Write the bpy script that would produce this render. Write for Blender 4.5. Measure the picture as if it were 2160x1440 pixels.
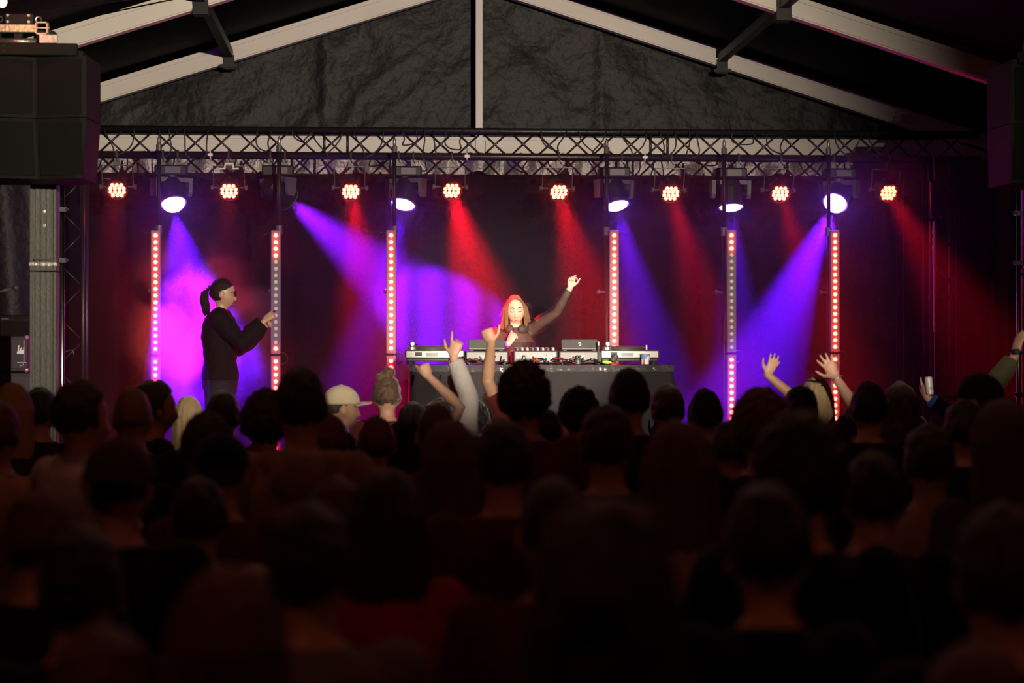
import bpy, bmesh, math, random
from mathutils import Vector, Matrix, noise
random.seed(7)
for _o in list(bpy.data.objects):
    bpy.data.objects.remove(_o, do_unlink=True)
SC = bpy.context.scene
COL = SC.collection
R = math.radians

# ------------------------------------------------------------------ camera
FPX = 4500.0                                  # focal length in pixels of a 2160 px wide frame
YAW, PITCH = R(3.5), math.atan(30 / FPX)
CAMZ = 1.88
cam_d = bpy.data.cameras.new('camera')
cam = bpy.data.objects.new('camera', cam_d)
COL.objects.link(cam)
cam.location = (0, 0, CAMZ)
cam.rotation_euler = (R(90) + PITCH, 0, -YAW)
cam_d.sensor_width = 36
cam_d.lens = FPX * 36 / 2160
cam_d.clip_start = 0.05
cam_d.dof.use_dof = True
cam_d.dof.focus_distance = 16.8
cam_d.dof.aperture_fstop = 2.4
SC.camera = cam

# ------------------------------------------------------------------ world, exposure
world = bpy.data.worlds.new('red_ambient_fill')
SC.world = world
world.use_nodes = True
world.node_tree.nodes['Background'].inputs[0].default_value = (0.10, 0.022, 0.016, 1)  # dim red ambient added in place of light bounced inside the tent
world.node_tree.nodes['Background'].inputs[1].default_value = 0.03
SC.view_settings.view_transform = 'Standard'
SC.view_settings.look = 'None'
SC.view_settings.exposure = 0
SC.view_settings.gamma = 1
SC.view_settings.use_curve_mapping = False
cy = SC.cycles
cy.use_denoising = True
cy.max_bounces = 4
cy.diffuse_bounces = 1
cy.glossy_bounces = 1
cy.transmission_bounces = 3
cy.volume_bounces = 0
cy.transparent_max_bounces = 8
cy.caustics_reflective = False
cy.caustics_refractive = False
cy.sample_clamp_indirect = 4
cy.use_light_tree = True
cy.adaptive_threshold = 0.03
cy.adaptive_min_samples = 20

# light levels (watts)
W_PAR, W_HEAD, W_FRONT, W_KEY, W_BULB = 2300, 7000, 11000, 28000, 3.0
CUT = -.149                                   # slope of the front spot's lower shutter edge
C_RED = (1.0, 0.003, 0.015)
C_BLUE = (0.125, 0.003, 1.0)
C_WARM = (1.0, 0.84, 0.66)
HAZE, HAZE_G = 0.035, 0.72


def at(px, py, Y):
    """the point on the plane at depth Y that stands at a given place of the 2160x1440 frame"""
    d = Vector(((px - 1080) / FPX, 1.0, (720 - py) / FPX))
    d = Matrix.Rotation(PITCH, 3, 'X') @ d
    d = Matrix.Rotation(-YAW, 3, 'Z') @ d
    return Vector((0, 0, CAMZ)) + d * (Y / d.y)


# ------------------------------------------------------------------ helpers
def frame(d, up=(0, 0, 1)):
    d = Vector(d).normalized()
    u = Vector(up)
    if abs(d.dot(u)) > 0.98:
        u = Vector((0, 1, 0))
    s = d.cross(u).normalized()
    return s, s.cross(d).normalized(), d


class MB:
    """collects shapes and builds them as ONE mesh object"""
    def __init__(self):
        self.v, self.f, self.m, self.cur = [], [], [], 0

    def add(self, vs, fs):
        b = len(self.v)
        self.v += [tuple(p) for p in vs]
        self.f += [tuple(b + i for i in f) for f in fs]
        self.m += [self.cur] * len(fs)
        return self

    def box(self, c, s, M=None):
        vs = []
        for z in (-.5, .5):
            for x, y in ((-.5, -.5), (.5, -.5), (.5, .5), (-.5, .5)):
                p = Vector((x * s[0], y * s[1], z * s[2]))
                if M is not None:
                    p = M @ p
                vs.append(Vector(c) + p)
        return self.add(vs, [(3, 2, 1, 0), (4, 5, 6, 7), (0, 1, 5, 4), (1, 2, 6, 5), (2, 3, 7, 6), (3, 0, 4, 7)])

    def bbox(self, c, s, b=0.01, M=None):
        """box with chamfered edges"""
        bm = bmesh.new()
        bmesh.ops.create_cube(bm, size=1)
        for v in bm.verts:
            v.co = Vector((v.co.x * s[0], v.co.y * s[1], v.co.z * s[2]))
        bmesh.ops.bevel(bm, geom=bm.edges[:], offset=min(b, min(s) * .45), segments=2, affect='EDGES', profile=.5)
        bm.verts.ensure_lookup_table()
        bm.verts.index_update()
        vs = [(Vector(c) + ((M @ v.co) if M is not None else v.co)) for v in bm.verts]
        fs = [[v.index for v in f.verts] for f in bm.faces]
        bm.free()
        return self.add(vs, fs)

    def bar(self, p0, p1, w, h, up=(0, 0, 1)):
        p0, p1 = Vector(p0), Vector(p1)
        s, u, d = frame(p1 - p0, up)
        vs = []
        for p in (p0, p1):
            for a, b in ((-.5, -.5), (.5, -.5), (.5, .5), (-.5, .5)):
                vs.append(p + s * a * w + u * b * h)
        return self.add(vs, [(0, 1, 2, 3), (7, 6, 5, 4), (4, 5, 1, 0), (5, 6, 2, 1), (6, 7, 3, 2), (7, 4, 0, 3)])

    def tube(self, pts, radii, seg=8, round_caps=False, flat=1.0, side=None):
        """tube along points; flat<1 squashes across the second axis"""
        pts = [Vector(p) for p in pts]
        if not isinstance(radii, (list, tuple)):
            radii = [radii] * len(pts)
        P, Q = list(pts), list(radii)
        if round_caps:
            d0 = (pts[0] - pts[1]).normalized()
            d1 = (pts[-1] - pts[-2]).normalized()
            a, b = radii[0], radii[-1]
            P = [pts[0] + d0 * a * .95, pts[0] + d0 * a * .7] + P + [pts[-1] + d1 * b * .7, pts[-1] + d1 * b * .95]
            Q = [a * .3, a * .72] + Q + [b * .72, b * .3]
        vs, fs = [], []
        n = len(P)
        s_prev = None
        for i in range(n):
            if i == 0:
                d = P[1] - P[0]
            elif i == n - 1:
                d = P[-1] - P[-2]
            else:
                d = (P[i + 1] - P[i]).normalized() + (P[i] - P[i - 1]).normalized()
            d.normalize()
            if s_prev is None:
                if side is not None:
                    s = (Vector(side) - d * d.dot(Vector(side))).normalized()
                else:
                    s = frame(d)[0]
            else:
                s = (s_prev - d * d.dot(s_prev)).normalized()
            s_prev = s
            u = s.cross(d).normalized()
            for k in range(seg):
                a = 2 * math.pi * k / seg
                vs.append(P[i] + s * math.cos(a) * Q[i] + u * math.sin(a) * Q[i] * flat)
        for i in range(n - 1):
            for k in range(seg):
                k2 = (k + 1) % seg
                fs.append((i * seg + k, (i + 1) * seg + k, (i + 1) * seg + k2, i * seg + k2))
        fs.append(tuple(range(seg)))
        fs.append(tuple((n - 1) * seg + k for k in reversed(range(seg))))
        return self.add(vs, fs)

    def rings(self, rs, seg=20):
        """loft of horizontal ellipses (cx, cy, z, rx, ry)"""
        vs, fs = [], []
        for cx, cy_, z, rx, ry in rs:
            for k in range(seg):
                a = 2 * math.pi * k / seg
                vs.append((cx + math.cos(a) * rx, cy_ + math.sin(a) * ry, z))
        n = len(rs)
        for i in range(n - 1):
            for k in range(seg):
                k2 = (k + 1) % seg
                fs.append((i * seg + k, i * seg + k2, (i + 1) * seg + k2, (i + 1) * seg + k))
        fs.append(tuple(reversed(range(seg))))
        fs.append(tuple((n - 1) * seg + k for k in range(seg)))
        return self.add(vs, fs)

    def ball(self, c, r, nu=14, nv=9, M=None, fn=None):
        if not isinstance(r, (list, tuple)):
            r = (r, r, r)
        vs, fs = [], []
        for j in range(1, nv):
            t = math.pi * j / nv
            for k in range(nu):
                a = 2 * math.pi * k / nu
                p = Vector((math.sin(t) * math.cos(a) * r[0], math.sin(t) * math.sin(a) * r[1], math.cos(t) * r[2]))
                vs.append(p)
        vs.append(Vector((0, 0, r[2])))
        vs.append(Vector((0, 0, -r[2])))
        if fn:
            vs = [fn(p) for p in vs]
        if M is not None:
            vs = [M @ p for p in vs]
        vs = [p + Vector(c) for p in vs]
        top, bot = len(vs) - 2, len(vs) - 1
        for j in range(nv - 2):
            for k in range(nu):
                k2 = (k + 1) % nu
                fs.append((j * nu + k, (j + 1) * nu + k, (j + 1) * nu + k2, j * nu + k2))
        for k in range(nu):
            k2 = (k + 1) % nu
            fs.append((top, k, k2))
            fs.append((bot, (nv - 2) * nu + k2, (nv - 2) * nu + k))
        return self.add(vs, fs)

    def lathe(self, c, d, prof, seg=20, cap0=True, cap1=True):
        """profile (distance along d, radius) turned about d"""
        s, u, d = frame(d)
        c = Vector(c)
        vs, fs = [], []
        for t, r in prof:
            for k in range(seg):
                a = 2 * math.pi * k / seg
                vs.append(c + d * t + (s * math.cos(a) + u * math.sin(a)) * max(r, 1e-4))
        n = len(prof)
        for i in range(n - 1):
            for k in range(seg):
                k2 = (k + 1) % seg
                fs.append((i * seg + k, (i + 1) * seg + k, (i + 1) * seg + k2, i * seg + k2))
        if cap0:
            fs.append(tuple(range(seg)))
        if cap1:
            fs.append(tuple((n - 1) * seg + k for k in reversed(range(seg))))
        return self.add(vs, fs)

    def prism(self, poly, d, origin=(0, 0, 0), ax=(1, 0, 0), ay=(0, 0, 1)):
        """polygon in the plane (ax, ay) pushed along d (a vector)"""
        ax, ay, d, o = Vector(ax), Vector(ay), Vector(d), Vector(origin)
        vs = [o + ax * x + ay * y for x, y in poly] + [o + ax * x + ay * y + d for x, y in poly]
        n = len(poly)
        fs = [tuple(range(n)), tuple(reversed(range(n, 2 * n)))]
        fs += [(i, n + i, n + (i + 1) % n, (i + 1) % n) for i in range(n)]
        return self.add(vs, fs)

    def torus(self, c, axis, R_, r, seg=20, ts=8, a0=0, a1=2 * math.pi):
        s, u, d = frame(axis)
        full = abs(a1 - a0) > 6.28
        n = seg if full else seg + 1
        pts = [Vector(c) + (s * math.cos(a0 + (a1 - a0) * i / seg) + u * math.sin(a0 + (a1 - a0) * i / seg)) * R_ for i in range(n)]
        if full:
            vs, fs = [], []
            for i in range(seg):
                a = 2 * math.pi * i / seg
                o = s * math.cos(a) + u * math.sin(a)
                for k in range(ts):
                    b = 2 * math.pi * k / ts
                    vs.append(Vector(c) + o * (R_ + r * math.cos(b)) + d * r * math.sin(b))
            for i in range(seg):
                for k in range(ts):
                    i2, k2 = (i + 1) % seg, (k + 1) % ts
                    fs.append((i * ts + k, i2 * ts + k, i2 * ts + k2, i * ts + k2))
            return self.add(vs, fs)
        return self.tube(pts, r, ts)

    def mesh(self, name, smooth=False):
        me = bpy.data.meshes.new(name)
        me.from_pydata([tuple(p) for p in self.v], [], self.f)
        me.validate()
        bm = bmesh.new()
        bm.from_mesh(me)
        bmesh.ops.recalc_face_normals(bm, faces=bm.faces[:])
        bm.to_mesh(me)
        bm.free()
        if smooth:
            me.polygons.foreach_set('use_smooth', [True] * len(me.polygons))
        return me

    def build(self, name, mat, parent=None, smooth=False, origin=None):
        """vertices are in world space unless the parent is None or origin says otherwise"""
        off = Vector(parent_loc(parent)) if origin is None else Vector(origin)
        if off.length > 0:
            self.v = [tuple(Vector(p) - off) for p in self.v]
        me = self.mesh(name, smooth)
        me.materials.append(mat)
        o = bpy.data.objects.new(name, me)
        COL.objects.link(o)
        if parent is not None:
            o.parent = parent
        elif origin is not None:
            o.location = origin
        return o


def parent_loc(p):
    v = Vector((0, 0, 0))
    while p is not None:
        v += p.location
        p = p.parent
    return v


def tag(o, label=None, cat=None, group=None, kind=None):
    if label:
        o['label'] = label
    if cat:
        o['category'] = cat
    if group:
        o['group'] = group
    if kind:
        o['kind'] = kind
    return o


def thing(name, label, cat, loc=(0, 0, 0), group=None, rz=0.0, scale=1.0):
    o = bpy.data.objects.new(name, None)
    o.empty_display_size = 0.1
    COL.objects.link(o)
    o.location = loc
    o.rotation_euler = (0, 0, rz)
    o.scale = (scale,) * 3
    return tag(o, label, cat, group)


def inst(name, me, parent, mat=None, loc=(0, 0, 0), rot=None):
    """an object that shares mesh data; the material sits on the object"""
    o = bpy.data.objects.new(name, me)
    COL.objects.link(o)
    o.parent = parent
    o.location = loc
    if rot is not None:
        o.rotation_euler = rot
    if mat is not None:
        if not me.materials:
            me.materials.append(None)
        o.material_slots[0].link = 'OBJECT'
        o.material_slots[0].material = mat
    return o


# ------------------------------------------------------------------ materials
MATS = {}


def mat(name, col, rough=.6, metal=0.0, var=.15, scale=12.0, bump=0.0, bscale=40.0, spec=.5, sheen=0.0, emit=None, estr=0.0):
    if name in MATS:
        return MATS[name]
    m = bpy.data.materials.new(name)
    m.use_nodes = True
    nt = m.node_tree
    b = nt.nodes['Principled BSDF']
    tc = nt.nodes.new('ShaderNodeTexCoord')
    nz = nt.nodes.new('ShaderNodeTexNoise')
    nz.inputs['Scale'].default_value = scale
    nz.inputs['Detail'].default_value = 4
    nt.links.new(tc.outputs['Object'], nz.inputs['Vector'])
    rp = nt.nodes.new('ShaderNodeMix')
    rp.data_type = 'RGBA'
    rp.inputs[6].default_value = (*[max(0, c * (1 - var)) for c in col], 1)
    rp.inputs[7].default_value = (*[min(1, c * (1 + var)) for c in col], 1)
    nt.links.new(nz.outputs['Fac'], rp.inputs[0])
    nt.links.new(rp.outputs[2], b.inputs['Base Color'])
    b.inputs['Roughness'].default_value = rough
    b.inputs['Metallic'].default_value = metal
    b.inputs['Specular IOR Level'].default_value = spec
    if sheen:
        b.inputs['Sheen Weight'].default_value = sheen
        b.inputs['Sheen Roughness'].default_value = .35
    if bump:
        n2 = nt.nodes.new('ShaderNodeTexNoise')
        n2.inputs['Scale'].default_value = bscale
        n2.inputs['Detail'].default_value = 5
        nt.links.new(tc.outputs['Object'], n2.inputs['Vector'])
        bp = nt.nodes.new('ShaderNodeBump')
        bp.inputs['Strength'].default_value = bump
        bp.inputs['Distance'].default_value = 0.02
        nt.links.new(n2.outputs['Fac'], bp.inputs['Height'])
        nt.links.new(bp.outputs['Normal'], b.inputs['Normal'])
    if emit:
        b.inputs['Emission Color'].default_value = (*emit, 1)
        b.inputs['Emission Strength'].default_value = estr
    MATS[name] = m
    return m


def hairmat(name, col, trans=.35, sheen=.4):
    if name in MATS:
        return MATS[name]
    m = mat(name, col, rough=.38 if sheen > .3 else .5, var=.35, scale=60, bump=.4, bscale=160, spec=.55 if sheen > .3 else .25, sheen=sheen)
    nt = m.node_tree
    out = nt.nodes['Material Output']
    b = nt.nodes['Principled BSDF']
    tr = nt.nodes.new('ShaderNodeBsdfTranslucent')
    tr.inputs[0].default_value = (*[min(1, c * 1.6) for c in col], 1)
    mx = nt.nodes.new('ShaderNodeMixShader')
    mx.inputs[0].default_value = trans
    nt.links.new(b.outputs[0], mx.inputs[1])
    nt.links.new(tr.outputs[0], mx.inputs[2])
    nt.links.new(mx.outputs[0], out.inputs['Surface'])
    return m


M_BLACK = mat('black_metal', (.008, .008, .009), .5, .2, spec=.3)
M_TRUSS = mat('black_truss_paint', (.018, .017, .02), .35, .4, bump=.1)
M_STEEL = mat('worn_steel', (.55, .53, .5), .35, .9, bump=.2)
M_ALU = mat('brushed_aluminium', (.42, .41, .38), .45, .7, bump=.1, bscale=90)
M_WHITE = mat('white_beam_paint', (.62, .58, .52), .5, 0, .12, 3, bump=.06, bscale=20)
M_VINYL = mat('black_tent_vinyl', (.009, .0085, .0095), .5, 0, .4, 5, bump=.6, bscale=14, spec=.22)
M_ROOF = mat('dark_roof_vinyl', (.0025, .002, .003), .7, 0, .3, 3, bump=.2, bscale=6, spec=.05)
M_CURTAIN = mat('black_stage_velvet', (.0045, .0038, .005), .95, 0, .3, 9, bump=.5, bscale=70, spec=.03)
M_CLOTH = mat('dark_table_cloth', (.016, .013, .015), .75, 0, .2, 10, bump=.2, bscale=90, spec=.2)
M_DECK = mat('black_stage_deck', (.02, .02, .02), .6, 0, .3, 6, bump=.2)
M_FLOOR = mat('dark_trampled_floor', (.02, .017, .015), .8, 0, .4, 3, bump=.4)
M_GREY = mat('grey_plastic', (.06, .057, .057), .5)
M_GREYMETAL = mat('grey_housing', (.07, .068, .066), .45, .3)
M_RUBBER = mat('black_rubber', (.015, .015, .015), .6)
M_GRILLE = mat('speaker_grille', (.008, .0075, .007), .7, 0, .3, 200, bump=.3, bscale=300, spec=.1)
M_CAB = mat('speaker_cabinet_paint', (.009, .0085, .0075), .6, 0, .2, 40, bump=.3, bscale=200, spec=.15)

# ------------------------------------------------------------------ the tent (the setting)
YG, YF = 20.0, 16.8                           # gable frame, next frame towards the audience
XC = at(1003, 300, YG).x
HALF, ZE, ZA = 5.0, 3.84, 5.43                # half width, eave height, ridge height
STAGE_Z = 0.80


def roof_z(x):
    return ZA - (ZA - ZE) * abs(x - XC) / HALF


fl = MB()
fl.box((XC, 9, -.05), (13, 30, .1))
tag(fl.build('floor', M_FLOOR), kind='structure')

gm = MB()                                     # crinkled gable sheet as a fine grid
NX, NZ = 220, 90
vs, fs = [], []
for j in range(NZ + 1):
    for i in range(NX + 1):
        x = XC - HALF + 2 * HALF * i / NX
        z = 2.6 + (roof_z(x) - 2.6) * j / NZ
        p = Vector((x, 0, z))
        d = .030 * noise.noise(Vector((x * 2.0 + z * 1.1, z * 1.3, 1)))
        ridge = abs(noise.noise(Vector((x * 2.6 - z * 2.2, z * 1.2 + x * .5, 5))))
        d += .035 * max(0, .35 - ridge)
        ridge2 = abs(noise.noise(Vector((x * 6 + z * 4, z * 4 - x * 2, 9))))
        d += .014 * max(0, .4 - ridge2)
        d += .02 * math.exp(-((x - XC - 1.2) / .04) ** 2) + .02 * math.exp(-((x - XC + 1.4) / .05) ** 2)
        vs.append((x, YG + .14 - d, z))
for j in range(NZ):
    for i in range(NX):
        a = j * (NX + 1) + i
        fs.append((a, a + 1, a + NX + 2, a + NX + 1))
gm.add(vs, fs)
tag(gm.build('wall_back', M_VINYL, smooth=True), kind='structure')

for nm, sx in (('wall_left', -1), ('wall_right', 1)):
    w = MB()
    vs, fs = [], []
    for j in range(11):
        for i in range(181):
            y = -2 + 22 * i / 180
            z = ZE * j / 10
            vs.append((XC + sx * (HALF + .05 + .04 * math.sin(y * 5.3) * (1 - j / 14)), y, z))
    for j in range(10):
        for i in range(180):
            a = j * 181 + i
            fs.append((a, a + 1, a + 182, a + 181))
    w.add(vs, fs)
    tag(w.build(nm, M_VINYL, smooth=True), kind='structure')

w = MB()
for sx in (-1, 1):
    vs, fs = [], []
    for i in range(67):
        y = -2 + 22.2 * i / 66
        for k in range(13):
            t = k / 12
            x = XC + sx * HALF * 1.02 * t
            sag = -.05 * math.sin(math.pi * t) * abs(math.sin(math.pi * (y - YG) / 3.2))
            vs.append((x, y, ZA + .12 - (ZA - ZE) * t + sag))
    for i in range(66):
        for k in range(12):
            a = i * 13 + k
            fs.append((a, a + 1, a + 14, a + 13))
    w.add(vs, fs)
tag(w.build('ceiling', M_ROOF, smooth=True), kind='structure')

n_trim = 0


def trim(mb, m=M_WHITE):
    global n_trim
    n_trim += 1
    return tag(mb.build('trim_%d' % n_trim, m), kind='structure')


for Y in (YG - .1, YF, YF - 3.2, YF - 6.4, YF - 9.6):
    for sx in (-1, 1):
        p0 = Vector((XC, Y, ZA - .02))
        p1 = Vector((XC + sx * HALF, Y, ZE - .02))
        m = MB()
        m.bar(p0, p1, .11, .17)
        m.bar(p0 + Vector((0, -.06, -.062)), p1 + Vector((0, -.06, -.062)), .02, .03)
        m.bar(p0 + Vector((0, -.06, .062)), p1 + Vector((0, -.06, .062)), .02, .03)
        r_ = trim(m)
        leg = MB()
        leg.bar((XC + sx * HALF, Y, 0), (XC + sx * HALF, Y, ZE + .05), .12, .16, up=(0, 1, 0))
        trim(leg)

# tie beam at eave height, king post, purlins
m = MB()
m.bar((XC - HALF, YG - .12, 3.82), (XC + HALF, YG - .12, 3.82), .10, .19)
m.bar((XC - HALF, YG - .18, 3.90), (XC + HALF, YG - .18, 3.90), .02, .025)
m.bar((XC - HALF, YG - .18, 3.74), (XC + HALF, YG - .18, 3.74), .02, .025)
tie = trim(m)
for i in range(24):
    x = XC - 4.7 + i * .386 + .1
    r_ = MB()
    r_.ball((x, YG - .21, 3.715), (.012, .012, .03), 8, 6)
    r_.bar((x, YG - .21, 3.72), (x, YG - .21, 3.77), .008, .008)
    r_.build('runner', M_WHITE, tie, smooth=True)
for sx in (-1, 1):
    b_ = MB()
    b_.box((XC + .025 + sx * .085, YG - .2, 3.82), (.05, .03, .12))
    b_.lathe((XC + .025 + sx * .085, YG - .215, 3.85), (0, -1, 0), [(0, .014), (.012, .014)], 8)
    b_.lathe((XC + .025 + sx * .085, YG - .215, 3.79), (0, -1, 0), [(0, .014), (.012, .014)], 8)
    b_.build('joint_plate', M_WHITE, tie)
m = MB()
m.bar((XC + .025, YG - .16, 3.45), (XC + .025, YG - .16, ZA - .05), .062, .09, up=(0, 1, 0))
trim(m)
for px, py in ((484, 112), (1520, 115)):
    p = at(px, py, YG - .1)
    x = p.x
    m = MB()
    z = roof_z(x) - .03
    m.bar((x, 4, z), (x, YG - .15, z), .075, .075)
    for Y in (YF, YF - 3.2, YF - 6.4):
        m.box((x, Y, z - .05), (.12, .16, .16))
    m.box((x, YG - .15, z - .08), (.10, .1, .13))
    m.box((x, YG - .2, z - .12), (.16, .05, .03))
    trim(m, M_BLACK)
# thin tension wires under the front bay of the roof
for k, (xa, xb) in enumerate(((-4.6, -2.0), (-4.2, -1.2), (-3.6, -.4))):
    m = MB()
    m.tube([(XC + xa, YF - 3.2, roof_z(XC + xa) - .12), (XC + xb, YF, roof_z(XC + xb) - .02)], .006, 5)
    trim(m, M_BLACK)

# ------------------------------------------------------------------ stage platform
SX0, SX1, SY0, SY1 = XC - 4.3, XC + 4.3, 14.5, 19.4
stage = thing('stage_platform', 'black raised stage platform under the performers', 'stage', (XC, 17, 0))
for i in range(9):
    for j in range(5):
        x0, x1 = SX0 + (SX1 - SX0) * i / 9, SX0 + (SX1 - SX0) * (i + 1) / 9
        y0, y1 = SY0 + (SY1 - SY0) * j / 5, SY0 + (SY1 - SY0) * (j + 1) / 5
        d = MB()
        d.box(((x0 + x1) / 2, (y0 + y1) / 2, STAGE_Z - .03), (x1 - x0 - .006, y1 - y0 - .006, .06))
        d.build('deck_panel', M_DECK, stage)
for i in range(9):
    x0, x1 = SX0 + (SX1 - SX0) * i / 9, SX0 + (SX1 - SX0) * (i + 1) / 9
    d = MB()
    d.box(((x0 + x1) / 2, SY0 + .02, (STAGE_Z - .06) / 2), (x1 - x0 - .004, .02, STAGE_Z - .062))
    d.build('skirt_panel', M_CLOTH, stage)
for i in range(10):
    x = min(max(SX0 + (SX1 - SX0) * i / 9, SX0 + .06), SX1 - .06)
    for y in (SY0 + .5, 17.0, SY1 - .2):
        d = MB()
        d.tube([(x, y, 0), (x, y, STAGE_Z - .06)], .024, 8)
        d.build('leg', M_ALU, stage)

# ------------------------------------------------------------------ black backdrop curtain, hung in sections with scalloped tops
YC = 19.0
cur_x = [at(px, 600, YC).x for px in (118, 372, 548, 760, 1010, 1190, 1420, 1640, 1905, 2090)]
cur_lab = ['behind the first LED tower at far left', 'behind the dancer in black', 'just left of the third LED tower', 'behind the third LED tower',
           'behind the DJ', 'behind the fourth LED tower', 'behind the fifth LED tower', 'behind the last LED tower', 'at the far right end by the truss leg']
for s in range(9):
    xa, xb = cur_x[s], cur_x[s + 1]
    n = max(24, int((xb - xa) / .018))
    nz = 40
    top = 3.52
    vs, fs = [], []
    for j in range(nz + 1):
        t = j / nz
        for i in range(n + 1):
            u = i / n
            x = xa + (xb - xa) * u
            zt = top - .10 * math.sin(math.pi * u) ** .8 * (0.5 + .5 * noise.noise(Vector((s * 3.1, 0, 2))) + .3) + .03 * noise.noise(Vector((x * 4, 0, 0)))
            z = STAGE_Z + .02 + (zt - STAGE_Z - .02) * (1 - t)
            w_ = noise.noise(Vector((x * 1.1, 0, 3.3)))
            amp = .035 + .03 * w_
            y = YC + amp * math.sin(x * 21 + 2.6 * w_ + .5 * noise.noise(Vector((x * 2, z * .7, 4)))) * (.35 + .65 * t)
            y += .05 * noise.noise(Vector((x * .9, z * .8, 6))) + .02 * noise.noise(Vector((x * 3, z * 2.4, 16)))
            vs.append((x, y, z))
    for j in range(nz):
        for i in range(n):
            a = j * (n + 1) + i
            fs.append((a, a + 1, a + n + 2, a + n + 1))
    c = MB().add(vs, fs)
    o = c.build('backdrop_curtain', M_CURTAIN, smooth=True, origin=((xa + xb) / 2, YC, STAGE_Z))
    tag(o, 'black backdrop curtain section ' + cur_lab[s], 'curtain', 'black backdrop curtain sections')
pipe = MB()
pipe.tube([(SX0 + .05, YC + .1, 3.43), (SX1 - .05, YC + .1, 3.43)], .02, 8)
tag(pipe.build('curtain_pipe', M_BLACK, smooth=True), 'black pipe that carries the backdrop curtain below the white tie beam', 'pipe')
# crumpled silvery sheet that shows between tie beam and curtain
vs, fs = [], []
n, nz = 260, 12
for j in range(nz + 1):
    for i in range(n + 1):
        x = XC - 4.2 + 8.4 * i / n
        z = 3.20 + .50 * j / nz
        d = .05 * noise.noise(Vector((x * 5, z * 3, 2))) + .03 * abs(noise.noise(Vector((x * 13, z * 9, 4))))
        vs.append((x, 19.45 + d, z))
for j in range(nz):
    for i in range(n):
        a = j * (n + 1) + i
        fs.append((a, a + 1, a + n + 2, a + n + 1))
o = MB().add(vs, fs).build('crumpled_sheet', mat('crumpled_foil_sheet', (.13, .115, .115), .35, .4, .5, 8, bump=.3), smooth=True)
tag(o, 'crumpled silvery grey sheet showing above the black backdrop curtain', 'sheet')

# ------------------------------------------------------------------ lighting truss across the stage
TY0, TY1, TZ0, TZ1 = 17.60, 17.69, 3.525, 3.735
TXA, TXB = at(150, 300, 17.7).x, at(2060, 300, 17.7).x
truss = thing('lighting_truss', 'black ladder lighting truss with zigzag braces spanning the stage', 'truss', ((TXA + TXB) / 2, 17.7, TZ0))
for y in (TY0, TY1):
    for z in (TZ0, TZ1):
        c = MB()
        c.tube([(TXA, y, z), (TXB, y, z)], .026, 10)
        c.build('chord', M_TRUSS, truss, smooth=True)
step = .225
nseg = int((TXB - TXA) / step)
for i in range(nseg):
    x0, x1 = TXA + i * step, TXA + (i + 1) * step
    zA, zB = (TZ0, TZ1) if i % 2 else (TZ1, TZ0)
    for y, fl_ in ((TY0, 0), (TY1, 1)):
        b = MB()
        za, zb = (zA, zB) if not fl_ else (zB, zA)
        b.tube([(x0, y, za), (x1, y, zb)], .0095, 6)
        b.build('brace', M_TRUSS, truss, smooth=True)
    if i % 2 == 0:
        b = MB()
        b.tube([(x0, TY0, TZ1), (x1, TY1, TZ1)], .0085, 6)
        b.build('brace', M_TRUSS, truss, smooth=True)
for px in (684, 1372, 733, 1408):
    x = at(px, 300, 17.6).x
    b = MB()
    b.tube([(x, TY0, TZ0), (x, TY0, TZ1)], .011, 6)
    b.build('brace', M_TRUSS, truss, smooth=True)
for i, px in enumerate((444, 985, 1360)):
    x = at(px, 337, 17.6).x
    t_ = MB()
    t_.torus((x, TY0, TZ0), (1, 0, 0), .028, .006, 12, 6)
    t_.bar((x - .02, TY0 - .034, TZ0), (x + .02, TY0 - .034, TZ0), .002, .022)
    t_.build('tape_band', mat('white_tape', (.7, .7, .68), .6), truss)
# truss legs standing on the stage at both ends
for px, lab in ((150, 'black truss leg standing behind the left loudspeaker tower'), (1985, 'black truss leg standing at the right end of the stage')):
    c = at(px, 600, 17.7)
    tl = thing('truss_leg', lab, 'truss', (c.x, 17.7, STAGE_Z), 'truss legs')
    for dx in (-.11, .11):
        for dy in (-.1, .12):
            b = MB()
            b.tube([(c.x + dx, 17.7 + dy, STAGE_Z + .02), (c.x + dx, 17.7 + dy, TZ0 - .03)], .022, 8)
            b.build('chord', M_TRUSS, tl, smooth=True)
    z = STAGE_Z + .1
    k = 0
    while z + .22 < TZ0 - .05:
        b = MB()
        b.tube([(c.x - .11, 17.6, z + (.22 if k % 2 else 0)), (c.x + .11, 17.6, z + (0 if k % 2 else .22))], .009, 6)
        b.build('brace', M_TRUSS, tl, smooth=True)
        z += .22
        k += 1
    b = MB()
    b.box((c.x, 17.71, STAGE_Z + .01), (.5, .5, .02))
    b.build('base_plate', M_BLACK, tl)

# cables looped along the truss
for i, px in enumerate((250, 345, 415, 560, 640, 690, 775, 860, 905, 960, 1170, 1250, 1335, 1405, 1460, 1570, 1640, 1790, 1850)):
    rr = random.Random(i)
    c = at(px, 300, 17.57)
    n = 14
    wdt = rr.uniform(.10, .26)
    dep = rr.uniform(.10, .26)
    pts = []
    for k in range(n + 1):
        t = k / n
        pts.append(Vector((c.x + wdt * (t - .5) + .03 * math.sin(t * 9 + i), 17.555 - .02 * math.sin(t * 7 + i), TZ1 + .0 - dep * math.sin(math.pi * t) ** .7)))
    cb = MB().tube(pts, .0065, 5)
    o = cb.build('hanging_cable', M_RUBBER, smooth=True)
    o = tag(o, 'black cable drooping in a loop from the lighting truss', 'cable', 'cable loops on the truss')

# ------------------------------------------------------------------ stage lamps
def emat(name, col, s):
    if name in MATS:
        return MATS[name]
    m = mat(name, (.8, .8, .8), .3, emit=col, estr=s, var=.02)
    return m


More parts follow.
